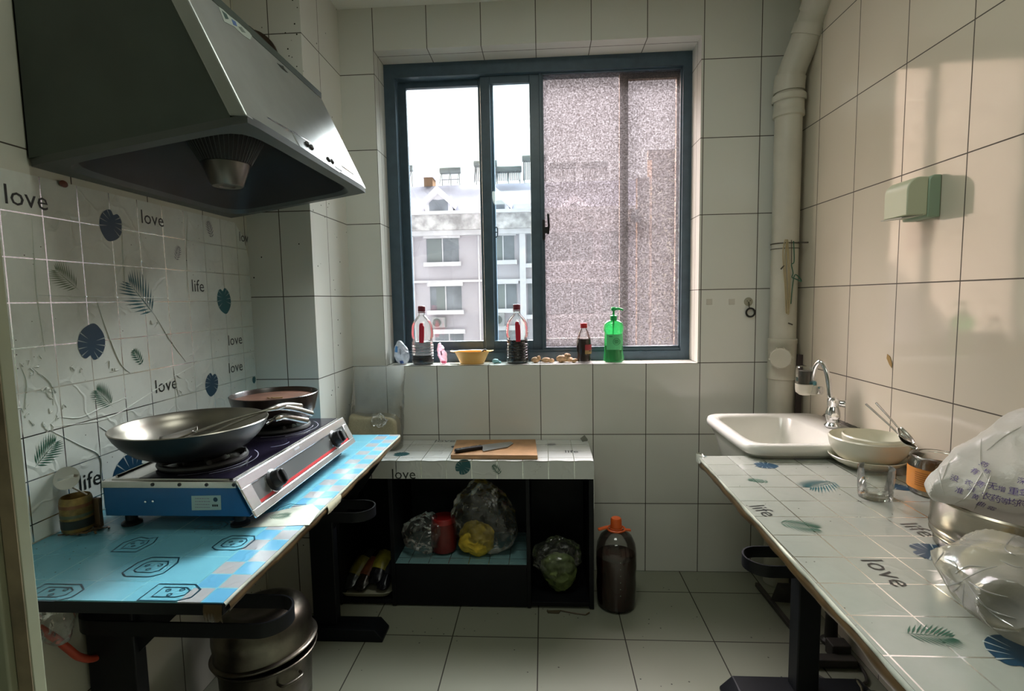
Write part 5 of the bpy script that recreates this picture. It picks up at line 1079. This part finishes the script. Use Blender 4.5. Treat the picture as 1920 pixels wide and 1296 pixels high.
# ------------------------------------------------------------------ sink, tap, filter
sk = thing('sink', 'white ceramic square sink in the back right corner', 'sink', (1.62, -0.47, 0.6))
M_CER = mat('white_ceramic', (0.66, 0.655, 0.60), 0.14, vary=0.04, vscale=5)
SX0, SX1, SYB, SYF, SZR = 1.390, 1.843, -0.243, -0.722, 0.812
def sq(i, n, x0, x1, y0, y1, ex, z):
    a = 2*PI*i/n; c_, s_ = math.cos(a), math.sin(a); k = (abs(c_)**ex+abs(s_)**ex)**(-1/ex); return Vector(((x0+x1)/2+(x1-x0)/2*c_*k, (y0+y1)/2+(y1-y0)/2*s_*k, z))
L = [(SX0+0.10, SX1-0.06, SYF+0.14, SYB-0.04, 5, 0.600), (SX0+0.055, SX1-0.012, SYF+0.095, SYB-0.012, 6, 0.640), (SX0+0.030, SX1-0.006, SYF+0.050, SYB-0.008, 7, 0.735), (SX0+0.012, SX1-0.004, SYF+0.014, SYB-0.004, 8, 0.7725), (SX0+0.002, SX1, SYF+0.003, SYB, 9, 0.780), (SX0, SX1, SYF, SYB, 9, 0.795), (SX0+0.004, SX1, SYF+0.005, SYB-0.003, 9, 0.808), (SX0+0.013, SX1-0.004, SYF+0.014, SYB-0.009, 9, SZR),
     (SX0+0.032, 1.722, SYF+0.036, SYB-0.030, 7, 0.809), (SX0+0.040, 1.712, SYF+0.044, SYB-0.038, 6, 0.800), (SX0+0.052, 1.700, SYF+0.075, SYB-0.050, 5, 0.69), (SX0+0.075, 1.675, SYF+0.13, SYB-0.072, 4, 0.642), (SX0+0.13, 1.60, SYF+0.21, SYB-0.13, 2.5, 0.632)]
n = 96; vs = [sq(i, n, *l) for l in L for i in range(n)]; fs = [(k*n+i, k*n+(i+1) % n, (k+1)*n+(i+1) % n, (k+1)*n+i) for k in range(len(L)-1) for i in range(n)] + [list(range(n))[::-1], [(len(L)-1)*n+i for i in range(n)]]
MB().add(vs, fs, M_CER).build('basin', sk, smooth=60)
MB().lathe([(0.022, 0.0), (0.022, 0.003), (0.012, 0.002), (0, 0.002)], (1.53, -0.45, 0.632), M_CHROME, 24).build('drain', sk)
MB().box(1.735, WR-0.004, -0.56, -0.30, 0.55, 0.602, M_CER).build('wall_bracket', sk, smooth=0, bevel=0.006)
b = MB(); b.surf(lambda u, v: Vector((WR-0.0005-0.010*v, -0.30-0.42*u, SZR-0.001+0.010*(1-v)+0.003*noise.noise(Vector((u*30, v*3, 0))))), 40, 3, mat('grimy_sealant', (0.10, 0.09, 0.07), 0.7, vary=0.5, vscale=30)); b.build('sealant', sk)
tp = thing('tap', 'chrome gooseneck tap at the right rim of the sink', 'tap', (1.782, -0.478, SZR))
TBx, TBy = 1.782, -0.478
b = MB(); b.lathe([(0.027, 0.0005), (0.028, 0.006), (0.022, 0.012), (0.019, 0.018), (0.021, 0.026), (0.024, 0.038), (0.024, 0.052), (0.019, 0.066), (0.0165, 0.074), (0.019, 0.078), (0.0195, 0.100), (0.015, 0.106), (0.012, 0.108), (0.0, 0.108)], (TBx, TBy, SZR), M_CHROME, 36); b.lathe([(0.016, 0.0), (0.017, 0.012), (0.012, 0.018), (0.0, 0.019)], (TBx-0.006, TBy-0.018, SZR+0.046), M_CHROME, 24, axis=(-0.3, -0.95, 0)); b.build('body', tp)
sp = spline([(TBx, TBy, SZR+0.100), P(1557, 745, 1, TBy+0.004), P(1553, 712, 1, TBy+0.012), P(1547, 690, 1, TBy+0.025), P(1538, 679, 1, TBy+0.040), P(1530, 686, 1, TBy+0.055), P(1525, 702, 1, TBy+0.066), P(1522, 716, 1, TBy+0.074)], 8)
b = MB(); b.tube(sp, 0.0088, M_CHROME, 18); b.build('spout', tp)
b = MB(); b.lathe([(0.012, 0.0), (0.013, 0.014), (0.012, 0.018), (0.0, 0.018)], (TBx+0.022, TBy-0.002, SZR+0.086), M_CHROME, 20, axis=(0.8, -0.6, 0)); b.build('valve', tp)
wf_c = P(1509, 715, 1, TBy+0.085)
wf = thing('tap_filter', 'clear and white water filter cup fitted on the tap spout', 'water filter', wf_c)
b = MB(); b.lathe([(0.031, -0.010), (0.0315, 0.0), (0.031, 0.052), (0.028, 0.056), (0.0, 0.056)], wf_c, M_GLASS, 36); b.build('cup', wf)
b = MB(); b.lathe([(0.0, -0.008), (0.022, -0.008), (0.022, 0.040), (0.0, 0.040)], wf_c, mat('grey_filter_core', c8(95, 90, 82), 0.6, vary=0.2), 28); b.build('core', wf)
M_WPL = mat('white_plastic', c8(196, 192, 178), 0.35)
b = MB(); b.lathe([(0.0, -0.052), (0.018, -0.051), (0.029, -0.042), (0.0325, -0.028), (0.0325, -0.009), (0.0, -0.008)], wf_c, M_WPL, 36); b.build('base', wf)
tpx = sp[-1]
b = MB(); b.lathe([(0.019, -0.046), (0.021, -0.042), (0.021, -0.016), (0.016, -0.012), (0.0, -0.012)], tpx, M_WPL, 28)
for k in range(4): b.lathe([(0.0217, -0.040+0.0065*k), (0.0217, -0.0375+0.0065*k)], tpx, M_WPL, 28)
b.build('adapter', wf)
b = MB(); b.lathe([(0.014, -0.012), (0.0165, -0.010), (0.0165, 0.000), (0.0105, 0.004)], tpx, mat('teal_clip', c8(95, 150, 160), 0.4), 24); b.build('collar', wf)
b = MB(); b.lathe([(0.013, 0.0), (0.0155, 0.002), (0.0155, 0.012), (0.012, 0.014), (0.0, 0.0145)], tpx+Vector((0.022, -0.010, -0.030)), M_CHROME, 28, axis=(0.45, -0.9, 0.0)); b.build('lever_knob', wf)
b = MB(); b.prism([P(u, v, 0, WR-0.0008) for u, v in ((1664, 664), (1669, 668), (1673, 682), (1672, 690), (1668, 684), (1663, 672))], (-0.0012, 0, 0), mat('ochre_peel', c8(150, 122, 70), 0.7)); q = P(1668, 677, 0, WR)
b.build('dried_peel', smooth=0, org=q, label='small ochre peel stuck on the right wall above the bowls', cat='scrap')
# ------------------------------------------------------------------ on the right table
TZ = TOP+0.0008
M_CREAM = mat('cream_glaze', (0.62, 0.61, 0.50), 0.16)
def bowl_prof(r, h, foot, t=0.0035):
    o = [(0.0, 0.004), (foot-0.006, 0.004), (foot-0.004, 0.0), (foot, 0.0), (foot+0.002, 0.006)]; k = 10
    for i in range(1, k+1): a = i/k; o.append((foot+(r-foot)*math.sin(a*PI/2)**0.8, 0.006+(h-0.006)*(1-math.cos(a*PI/2))**0.85))
    i_ = [(max(rr-t, 0.0), zz+(0.004 if j < len(o)-2 else 0.0005)) for j, (rr, zz) in enumerate(o[4:])][::-1]
    return o + [(r-t*0.5, h+0.001)] + i_ + [(0.0, 0.010)]
BC = Vector((1.728, -0.772, TZ))
b = MB(); b.lathe([(0.0, 0.003), (0.055, 0.003), (0.058, 0.0), (0.062, 0.0), (0.064, 0.005), (0.085, 0.013), (0.100, 0.026), (0.1035, 0.032), (0.102, 0.0335), (0.097, 0.029), (0.080, 0.017), (0.058, 0.009), (0.0, 0.008)], BC, M_CREAM, 64)
b.build('plate', org=BC, smooth=50, label='white deep plate at the bottom of the crockery stack by the sink', cat='plate')
B1 = BC+Vector((0.004, 0.002, 0.0105))
MB().lathe(bowl_prof(0.107, 0.077, 0.052), B1, M_CREAM, 64).build('bowl', org=B1, smooth=50, label='large cream bowl in the middle of the crockery stack by the sink', cat='bowl')
B2 = B1+Vector((0.012, -0.004, 0.0165))
MB().lathe(bowl_prof(0.083, 0.066, 0.040), B2, M_CREAM, 56).build('bowl', org=B2, smooth=50, label='smaller cream bowl nested inside the large cream bowl', cat='bowl')
JX = Vector((1.772, -1.000, TZ))
jr = thing('glass_jar', 'open glass jar with orange label between the bowls and the white bag', 'jar', JX)
b = MB(); b.lathe([(0.0, 0.004), (0.055, 0.0), (0.062, 0.004), (0.0645, 0.014), (0.0645, 0.082), (0.060, 0.088), (0.060, 0.094), (0.0625, 0.095), (0.0625, 0.099), (0.060, 0.102), (0.058, 0.100), (0.058, 0.088), (0.062, 0.080), (0.062, 0.014), (0.0, 0.008)], JX, M_GLASS, 56); b.build('glass', jr, smooth=50)
b = MB(); wrap(b, JX.x, JX.y, 0.0655, 0, 2*PI, JX.z+0.016, JX.z+0.072, mat('orange_jar_label', c8(216, 140, 62), 0.45, vary=0.05), n=48)
M_OPR = mat('jar_label_print', c8(165, 98, 42), 0.5); M_OGR = mat('jar_label_green', c8(150, 165, 70), 0.5)
for k in range(7): wrap(b, JX.x, JX.y, 0.0658, -PI*0.95, -PI*0.62-0.10*(k % 3), JX.z+0.028+0.0055*k, JX.z+0.030+0.0055*k, M_OPR, n=14)
wrap(b, JX.x, JX.y, 0.0659, -PI*0.56, -PI*0.44, JX.z+0.022, JX.z+0.044, M_OGR, n=6)
b.build('label', jr, smooth=60)
# two steel spoons
def spoon(lab, hi, lo):
    hi, lo = Vector(hi), Vector(lo); d = (lo-hi).normalized(); r = thing('spoon', lab, 'spoon', lo, 'steel spoons by the bowls')
    b = MB(); b.tube([hi, hi.lerp(lo, 0.5)+Vector((0, 0, 0.001)), lo-d*0.045, lo-d*0.035], [0.0034, 0.0028, 0.0024, 0.003], M_STEEL, 10); b.build('handle', r)
    s = d.cross(Vector((0, 0, 1))).normalized(); u = s.cross(d).normalized()
    b = MB(); b.surf(lambda p, q: lo-d*0.040+d*(0.062*q)+s*((p-0.5)*0.030*math.sin(PI*min(0.98, q*0.92+0.06))**0.6)+u*(0.006*((p-0.5)*2)**2-0.006*math.sin(PI*q)), 10, 14, M_STEEL); b.build('head', r, solid=0.001)
spoon('front steel spoon leaning from the bowls onto the glass jar', P(1624, 758, 1, -0.80), P(1706, 833, 1, -0.955))
spoon('rear steel spoon leaning beside the first one over the jar rim', P(1643, 756, 1, -0.81), P(1702, 822, 1, -0.940))
CX_ = Vector((1.597, -1.030, TZ))
cu_ = thing('glass_mug', 'small clear glass mug with handle on the right table', 'mug', CX_)
b = MB(); b.lathe([(0.0, 0.002), (0.034, 0.0), (0.038, 0.003), (0.0395, 0.012), (0.0415, 0.078), (0.041, 0.080), (0.0395, 0.079), (0.0372, 0.014), (0.033, 0.009), (0.0, 0.008)], CX_, M_GLASS, 48); cg = b.build('glass', cu_, smooth=50)
b = MB(); a0 = CX_+Vector((-0.036, -0.020, 0.056)); b.tube(spline([a0, a0+Vector((-0.014, -0.012, 0.006)), a0+Vector((-0.024, -0.018, -0.008)), a0+Vector((-0.018, -0.014, -0.030)), a0+Vector((0.000, -0.001, -0.034))], 6), 0.0045, M_GLASS, 10); b.build('handle', cu_)
b = MB(); M_MARK = mat('mug_dark_mark', c8(60, 62, 58), 0.4)
mo = CX_+Vector((0.0285, -0.0305, 0.066)); mu = Vector((0.73, 0.68, 0))
for q in ([(-.006, -.006), (.006, -.006), (.006, -.004), (-.006, -.004)], [(-.006, .004), (.006, .004), (.006, .006), (-.006, .006)], [(-.006, -.004), (-.004, -.004), (-.004, .004), (-.006, .004)], [(.004, -.004), (.006, -.004), (.006, .004), (.004, .004)], [(-.002, -.002), (.002, -.002), (.002, .002), (-.002, .002)]):
    b.decal((q, [[0, 1, 2, 3]]), mo, mu, (0, 0, 1), M_MARK, 0.001)
b.build('mark', cg, smooth=0)
# steamer pot with the printed bag in it
PC = Vector((1.690, -1.345, TZ))
M_STEAM = mat('warm_worn_steel', (0.42, 0.375, 0.31), 0.22, 1.0, vary=0.15, vscale=9)
sp_ = thing('steamer_pot', 'round stainless steel steamer tier holding the printed white bag', 'steamer', PC)
b = MB(); r_ = 0.150
b.lathe([(0.0, 0.004), (r_-0.016, 0.002), (r_-0.012, 0.0), (r_-0.008, 0.004), (r_-0.008, 0.022), (r_-0.002, 0.026), (r_, 0.030), (r_-0.002, 0.034), (r_-0.002, 0.040), (r_+0.001, 0.043), (r_-0.001, 0.046), (r_-0.001, 0.100), (r_+0.002, 0.104), (r_+0.003, 0.108), (r_, 0.1115), (r_-0.004, 0.110), (r_-0.004, 0.045), (r_-0.012, 0.028), (0.0, 0.026)], PC, M_STEAM, 96); b.build('body', sp_, smooth=50)
b = MB(); hx_ = PC+Vector((0.028, -0.1575, 0.072)); b.surf(lambda p, q: PC+Vector(((r_+0.004+0.010*math.sin(PI*p)*math.sin(PI*q))*math.sin(-0.62+0.80*p), -(r_+0.004+0.010*math.sin(PI*p)*math.sin(PI*q))*math.cos(-0.62+0.80*p), 0.078-0.038*q-0.010*(1-p)*q+0.014*math.sin(PI*p)*(1-q)-0.012*math.sin(PI*p)*q)), 20, 8, M_BLK); b.build('handle', sp_, solid=0.004)
M_WBAG = clear_mat('white_carrier_plastic', (0.90, 0.90, 0.86), 0.02, 0.28, haze=0.95, bump=0.35, bscale=22, hcol=(0.90, 0.88, 0.83), edge=1.3)
WB = Vector((1.702, -1.335, 0.912))
def wbag(n):
    x, y, z = n.x, n.y, n.z
    px = 0.138*x - 0.055*max(0, -x)**5; py = 0.118*y; pz = 0.085*z
    pz += 0.062*max(0, z)*math.exp(-((x-0.20)/0.50)**2) - 0.018*max(0, -x)**3 + 0.0*y
    if z < 0: k = 1-0.22*(-z); px *= k; py *= k
    return (WB.x+px, WB.y+py, WB.z+pz)
wg = blob_geo(wbag, 6, 0.011, 9, 21, 0.010)
b = MB(); b.add(*wg, M_WBAG)
bagt = BVHTree.FromPolygons([tuple(v) for v in wg[0]], wg[1])
wbo = thing('carrier_bag', 'white plastic bag with purple Chinese lettering in the steel steamer', 'plastic bag', WB)
bgo = b.build('bag', wbo, smooth=28)
M_PUR = mat('purple_print', c8(88, 66, 140), 0.5)
b = MB()
def on_bag(s, u, v, size, ang):
    h = bagt.ray_cast(CAM, (P(u, v, 1, -1.3)-CAM).normalized())
    if h[0] is None: return
    base, nrm = h[0], (h[1] if h[1].dot(CAM-h[0]) > 0 else -h[1])
    n2 = (nrm*0.5+(CAM-base).normalized()*0.5).normalized(); rt_ = Vector((0, 0, 1)).cross(n2).normalized(); up_ = n2.cross(rt_)
    vs, fs = rot2(text_geo(s, size*0.88/0.70), ang); out = []
    for x, y in vs:
        o = base + rt_*x + up_*y + n2*0.05; q = bagt.ray_cast(o, -n2)
        if q[0] is None: return
        out.append(q[0]+n2*0.0015)
    b.add(out, fs, M_PUR)
for s_, u, v, sz, an in (('无', 1861, 912, .017, -.05), ('增', 1878, 917, .013, -.1), ('重', 1901, 921, .018, -.05), ('金', 1922, 923, .018, 0), ('农', 1849, 930, .017, -.1), ('药', 1867, 935, .017, -.1), ('等', 1884, 940, .014, -.05), ('均', 1899, 942, .018, 0), ('符', 1918, 944, .017, 0), ('曲', 1840, 945, .016, -.35), ('霉', 1859, 953, .016, -.3), ('药', 1845, 871, .016, -.5), ('有', 1828, 884, .016, -.45), ('质', 1838, 908, .016, -.5), ('农', 1816, 905, .014, -.4), ('准', 1799, 920, .015, -.2), ('没', 1790, 897, .016, -.2), ('添', 1822, 918, .013, -.4), ('黄', 1829, 932, .013, -.3), ('深', 1916, 902, .015, 0), ('标', 1851, 884, .012, -.4)):
    on_bag(s_, u, v, sz, an)
b.build('lettering', bgo, smooth=0)
# clear bag of buns in front of the steamer
M_BUN = mat('steamed_bun_dough', c8(176, 166, 132), 0.8, vary=0.08, vscale=14, bump=0.2, bscale=40); M_FOILG = mat('grey_tray_foil', c8(105, 98, 92), 0.4, vary=0.2)
def bun(lab, c, r, m=M_BUN, nm='steamed_bun', seed=0):
    b = MB(); b.add(*blob_geo(ellip(c, r), 4, 0.003, 15, seed, 0.004), m); b.build(nm, org=c, label=lab, cat='bread', group='buns in the clear bag')
GB = Vector((1.578, -1.580, TZ))
bun('pale yellow steamed bun at the left inside the clear bag', (1.520, -1.500, TZ+0.052), (0.062, 0.05, 0.045), seed=2)
bun('pale steamed bun at the right inside the clear bag', (1.640, -1.520, TZ+0.056), (0.062, 0.055, 0.048), seed=6)
bun('brownish flat bread low at the front inside the clear bag', (1.595, -1.600, TZ+0.028), (0.100, 0.045, 0.024), mat('brown_flatbread', c8(120, 102, 88), 0.7, vary=0.2, vscale=20), 'flat_bread', 9)
M_CLB = clear_mat('soft_clear_bag', (0.93, 0.93, 0.91), 0.03, 0.16, haze=0.40, bump=0.2, bscale=30, hcol=(0.70, 0.685, 0.64), edge=1.3)
def cbg(n):
    x, y, z = n.x, n.y, n.z; k = (abs(x)**3+abs(y)**3+abs(z)**3)**(-1/3)
    return (GB.x+0.182*x*k*(1-0.10*max(0, z)), GB.y+0.120*y*k-0.02*max(0, -z), TZ+0.061+0.056*z*k-0.028*max(0, -y)**2*max(0, z))
KN = Vector((1.520, -1.665, TZ+0.070))
def cbw(n):
    p = Vector(cbg(n)); d = p-KN; a = math.atan2(d.z, d.x)+0.25*noise.noise(p*12); f = math.exp(-(d.length/0.13)**2)
    k = 0.013*f*(abs(math.sin(a*6.0+1.3*noise.noise(p*9)))-0.5)
    return p + Vector((0, -1, 0.5))*k
cg_ = blob_geo(cbw, 6, 0.016, 8, 4, 0.008)
cg_ = ([Vector((v.x, v.y, max(v.z, TZ+0.002))) for v in cg_[0]], cg_[1])
clb = thing('plastic_bag', 'large clear knotted plastic bag of bread at the front of the right table', 'plastic bag', GB)
b = MB(); b.add(*cg_, M_CLB); b.build('bag', clb, smooth=24)
clbt = BVHTree.FromPolygons([tuple(v) for v in cg_[0]], cg_[1])
def bag_creases(bvh, lines, par, m, r=0.0012, y=-1.9):
    b = MB()
    for ln in lines:
        q = []
        for u, v in (spline([(u, v, 0) for u, v in ln], 5) if len(ln) > 2 else [Vector((*ln[0], 0)).lerp(Vector((*ln[1], 0)), i/8) for i in range(9)]) and [(w_.x, w_.y) for w_ in (spline([(u, v, 0) for u, v in ln], 5) if len(ln) > 2 else [Vector((*ln[0], 0)).lerp(Vector((*ln[1], 0)), i/8) for i in range(9)])]:
            h = bvh.ray_cast(CAM, (P(u, v, 1, -1.3)-CAM).normalized())
            if h[0] is not None: q.append(h[0]+(CAM-h[0]).normalized()*0.0008)
        if len(q) > 2: n_ = len(q); b.tube(q, [r*(0.2+math.sin(PI*i/(n_-1))) for i in range(n_)], m, 5)
    if b.v: b.build('crease', par)
M_SHINE = clear_mat('fold_highlight_plastic', (0.95, 0.95, 0.93), 0.5, 0.10, haze=0.45, hcol=(0.85, 0.84, 0.82))  # paler plastic for fold ridges, standing in for highlight lines on the bag
bag_creases(clbt, [[(1805, 1090), (1775, 1100), (1760, 1110)], [(1805, 1088), (1840, 1070), (1870, 1062)], [(1808, 1095), (1805, 1130), (1815, 1150)], [(1815, 1090), (1850, 1110), (1890, 1120)], [(1812, 1092), (1850, 1140), (1905, 1160)], [(1790, 1075), (1815, 1062), (1850, 1064)],
    [(1772, 1048), (1790, 1055), (1795, 1070)], [(1800, 1098), (1770, 1125)], [(1875, 1050), (1900, 1062), (1918, 1064)], [(1745, 1085), (1752, 1060), (1770, 1035)], [(1840, 1170), (1870, 1180), (1910, 1185)], [(1895, 1010), (1885, 1030), (1905, 1042)], [(1825, 1110), (1860, 1150), (1900, 1175)]], clb, M_SHINE)
bag_creases(bagt, [[(1840, 822), (1838, 870), (1858, 910)], [(1845, 880), (1815, 930), (1790, 945)], [(1858, 890), (1845, 925), (1826, 958)], [(1790, 852), (1775, 875), (1765, 905)], [(1760, 880), (1765, 910), (1772, 930)], [(1915, 800), (1880, 820), (1850, 845)], [(1742, 900), (1750, 915), (1755, 925)]], bgo, M_WBAG)
kc_ = Vector((1.520, -1.665, TZ+0.070))
b = MB()
for i in range(9):
    a = -2.6+0.52*i; L = 0.055+0.02*math.sin(i*2.3); e = Vector((math.cos(a), -0.35*abs(math.sin(a))-0.1, math.sin(a)*0.65))
    s_ = Vector((-math.sin(a), 0, math.cos(a)*0.6)).normalized()
    b.surf(lambda p, q, e=e, s_=s_, L=L, i=i: kc_+e*(L*q)+s_*((p-0.5)*(0.004+0.026*q))+Vector((0, -0.006*math.sin(p*PI*2+i), 0.003*math.sin(p*9+i)))*q, 8, 8, M_CLB)
b.build('gathered_knot', clb)

# ------------------------------------------------------------------ below the tables
PT = Vector((-0.165, -0.862, 0.0))
tilt = Vector((-0.10, 0.02, 1)).normalized()
pb = thing('stock_pot', 'lower dull steel pot with wide rim on the floor under the left table', 'pot', PT)
b = MB(); b.lathe([(0.0, 0.004), (0.120, 0.002), (0.132, 0.012), (0.138, 0.14), (0.141, 0.178), (0.150, 0.184), (0.1555, 0.190), (0.157, 0.194), (0.1545, 0.196), (0.142, 0.192), (0.136, 0.180), (0.133, 0.016), (0.0, 0.012)], PT, M_DIRTYST, 72); b.build('body', pb, smooth=50)
for s in (-0.6, 2.5):
    b = MB(); e = Vector((math.cos(s), math.sin(s), 0)); f_ = Vector((-e.y, e.x, 0)); b.tube(spline([PT+e*0.138+f_*0.035+Vector((0, 0, 0.150)), PT+e*0.162+f_*0.030+Vector((0, 0, 0.152)), PT+e*0.168+Vector((0, 0, 0.152)), PT+e*0.162-f_*0.030+Vector((0, 0, 0.152)), PT+e*0.138-f_*0.035+Vector((0, 0, 0.150))], 6), 0.0045, M_DIRTYST, 8)
    b.build('handle', pb)
pt2 = thing('mixing_bowl', 'dull steel pot lying upside down on the lower pot under the left table', 'pot', PT+Vector((0, 0, 0.20)))
b = MB(); b.lathe([(0.1585, 0.0), (0.160, 0.004), (0.158, 0.007), (0.148, 0.009), (0.1465, 0.020), (0.1475, 0.050), (0.1480, 0.060), (0.1445, 0.085), (0.132, 0.112), (0.108, 0.128), (0.085, 0.133), (0.080, 0.130), (0.0, 0.130)], PT+Vector((0, 0, 0.203)), M_DIRTYST, 72, axis=tilt); b.build('body', pt2, smooth=50)
b = MB(); q = PT+Vector((0.02, -0.02, 0.333)); b.tube([q, q+Vector((0.004, 0.0, 0.025)), q+Vector((0.012, 0.004, 0.035))], 0.0022, M_STEEL, 8); b.build('wire_loop', pt2)
b = MB(); hp = [(-0.385, -1.46, 0.72), (-0.383, -1.40, 0.63), (-0.380, -1.341, 0.547), (-0.380, -1.312, 0.501), (-0.380, -1.282, 0.456), (-0.380, -1.240, 0.424), (-0.384, -1.17, 0.415), (-0.390, -1.10, 0.455), (-0.392, -1.06, 0.56), (-0.392, -1.03, 0.70)]
b.tube(spline(hp, 8), 0.0085, mat('orange_gas_hose', c8(178, 66, 42), 0.5), 12); b.build('gas_hose', org=hp[4], label='orange gas hose hanging against the wall below the left table', cat='hose')
b = MB(); q = P(108, 1178, 1, -1.36); q.x = max(q.x, WL+0.035); b.add(*blob_geo(lambda n: (q.x+n.x*0.030, q.y+n.y*0.030, q.z+0.03+n.z*0.065), 5, 0.008, 25, 3, 0.006), M_PLAST)
b.build('plastic_bag', org=q, label='small clear plastic bag hanging on the wall below the left table', cat='plastic bag')
# under the sink: waste pipe, old steel stand, cables
dpz = thing('waste_pipe', 'sink waste pipe with dark sleeve standing on the floor below the right table', 'pipe', (1.792, -0.50, 0))
b = MB(); b.tube([(1.770, -0.46, 0.55), (1.785, -0.49, 0.30), (1.792, -0.50, 0.11)], 0.017, mat('pinkish_pvc', (0.50, 0.45, 0.38), 0.4), 18); b.build('hose', dpz)
b = MB(); b.lathe([(0.034, 0.001), (0.034, 0.012), (0.022, 0.020), (0.020, 0.110), (0.023, 0.116), (0.021, 0.122)], (1.792, -0.50, 0), mat('dark_rubber_sleeve', (0.025, 0.022, 0.018), 0.6), 28); b.build('sleeve', dpz)
M_RUSTB = mat('black_rusty_angle', (0.035, 0.030, 0.025), 0.6, vary=0.4)
ob = thing('steel_stand', 'old black steel bracket lying on the floor behind the right table leg', 'bracket', (1.68, -0.3, 0))
b = MB(); b.obox((1.682, -0.33, 0.010), (0.006, -0.21, 0), (0.009, 0, 0), (0, 0, 0.009), M_RUSTB); b.build('angle_bar', ob, smooth=0, bevel=0.002)
b = MB(); b.prism([(1.675, -0.255, 0.012), (1.700, -0.262, 0.095), (1.780, -0.285, 0.105), (1.770, -0.300, 0.030)], (0.004, 0.006, 0), M_RUSTB); b.build('plate', ob, smooth=0)
b = MB(); b.box(1.60, 1.81, -0.640, -0.600, 0.001, 0.030, M_RUSTB); b.box(1.745, 1.81, -0.600, -0.548, 0.001, 0.055, M_RUSTB); b.build('floor_box', smooth=0, bevel=0.004, org=(1.70, -0.62, 0), label='low black box on the floor behind the right table leg', cat='box')
def cable(lab, pts, r, m): MB().tube(spline(pts, 8), r, m, 8).build('cable', org=pts[0], label=lab, cat='cable')
cable('dark cable looped on the floor beside the low black box', [(1.640, -0.655, 0.006), (1.665, -0.700, 0.006), (1.720, -0.725, 0.006), (1.785, -0.715, 0.006), (1.812, -0.680, 0.006), (1.822, -0.62, 0.006)], 0.0055, M_RUSTB)
cable('grey cable curled on the floor at the foot of the right table', [(1.640, -0.885, 0.006), (1.62, -0.860, 0.056), (1.645, -0.835, 0.057), (1.70, -0.828, 0.057), (1.76, -0.82, 0.057), (1.80, -0.82, 0.006)], 0.0045, mat('grey_green_cable', c8(62, 62, 48), 0.6))
b = MB(); b.tube([(1.700, -0.872, 0.004), (1.725, -0.80, 0.058), (1.738, -0.748, 0.045), (1.742, -0.735, 0.004)], 0.0035, mat('dry_straw', c8(88, 82, 58), 0.7), 6); b.build('straw', org=(1.7, -0.87, 0), label='thin dry straw leaning across the foot of the right table', cat='straw')
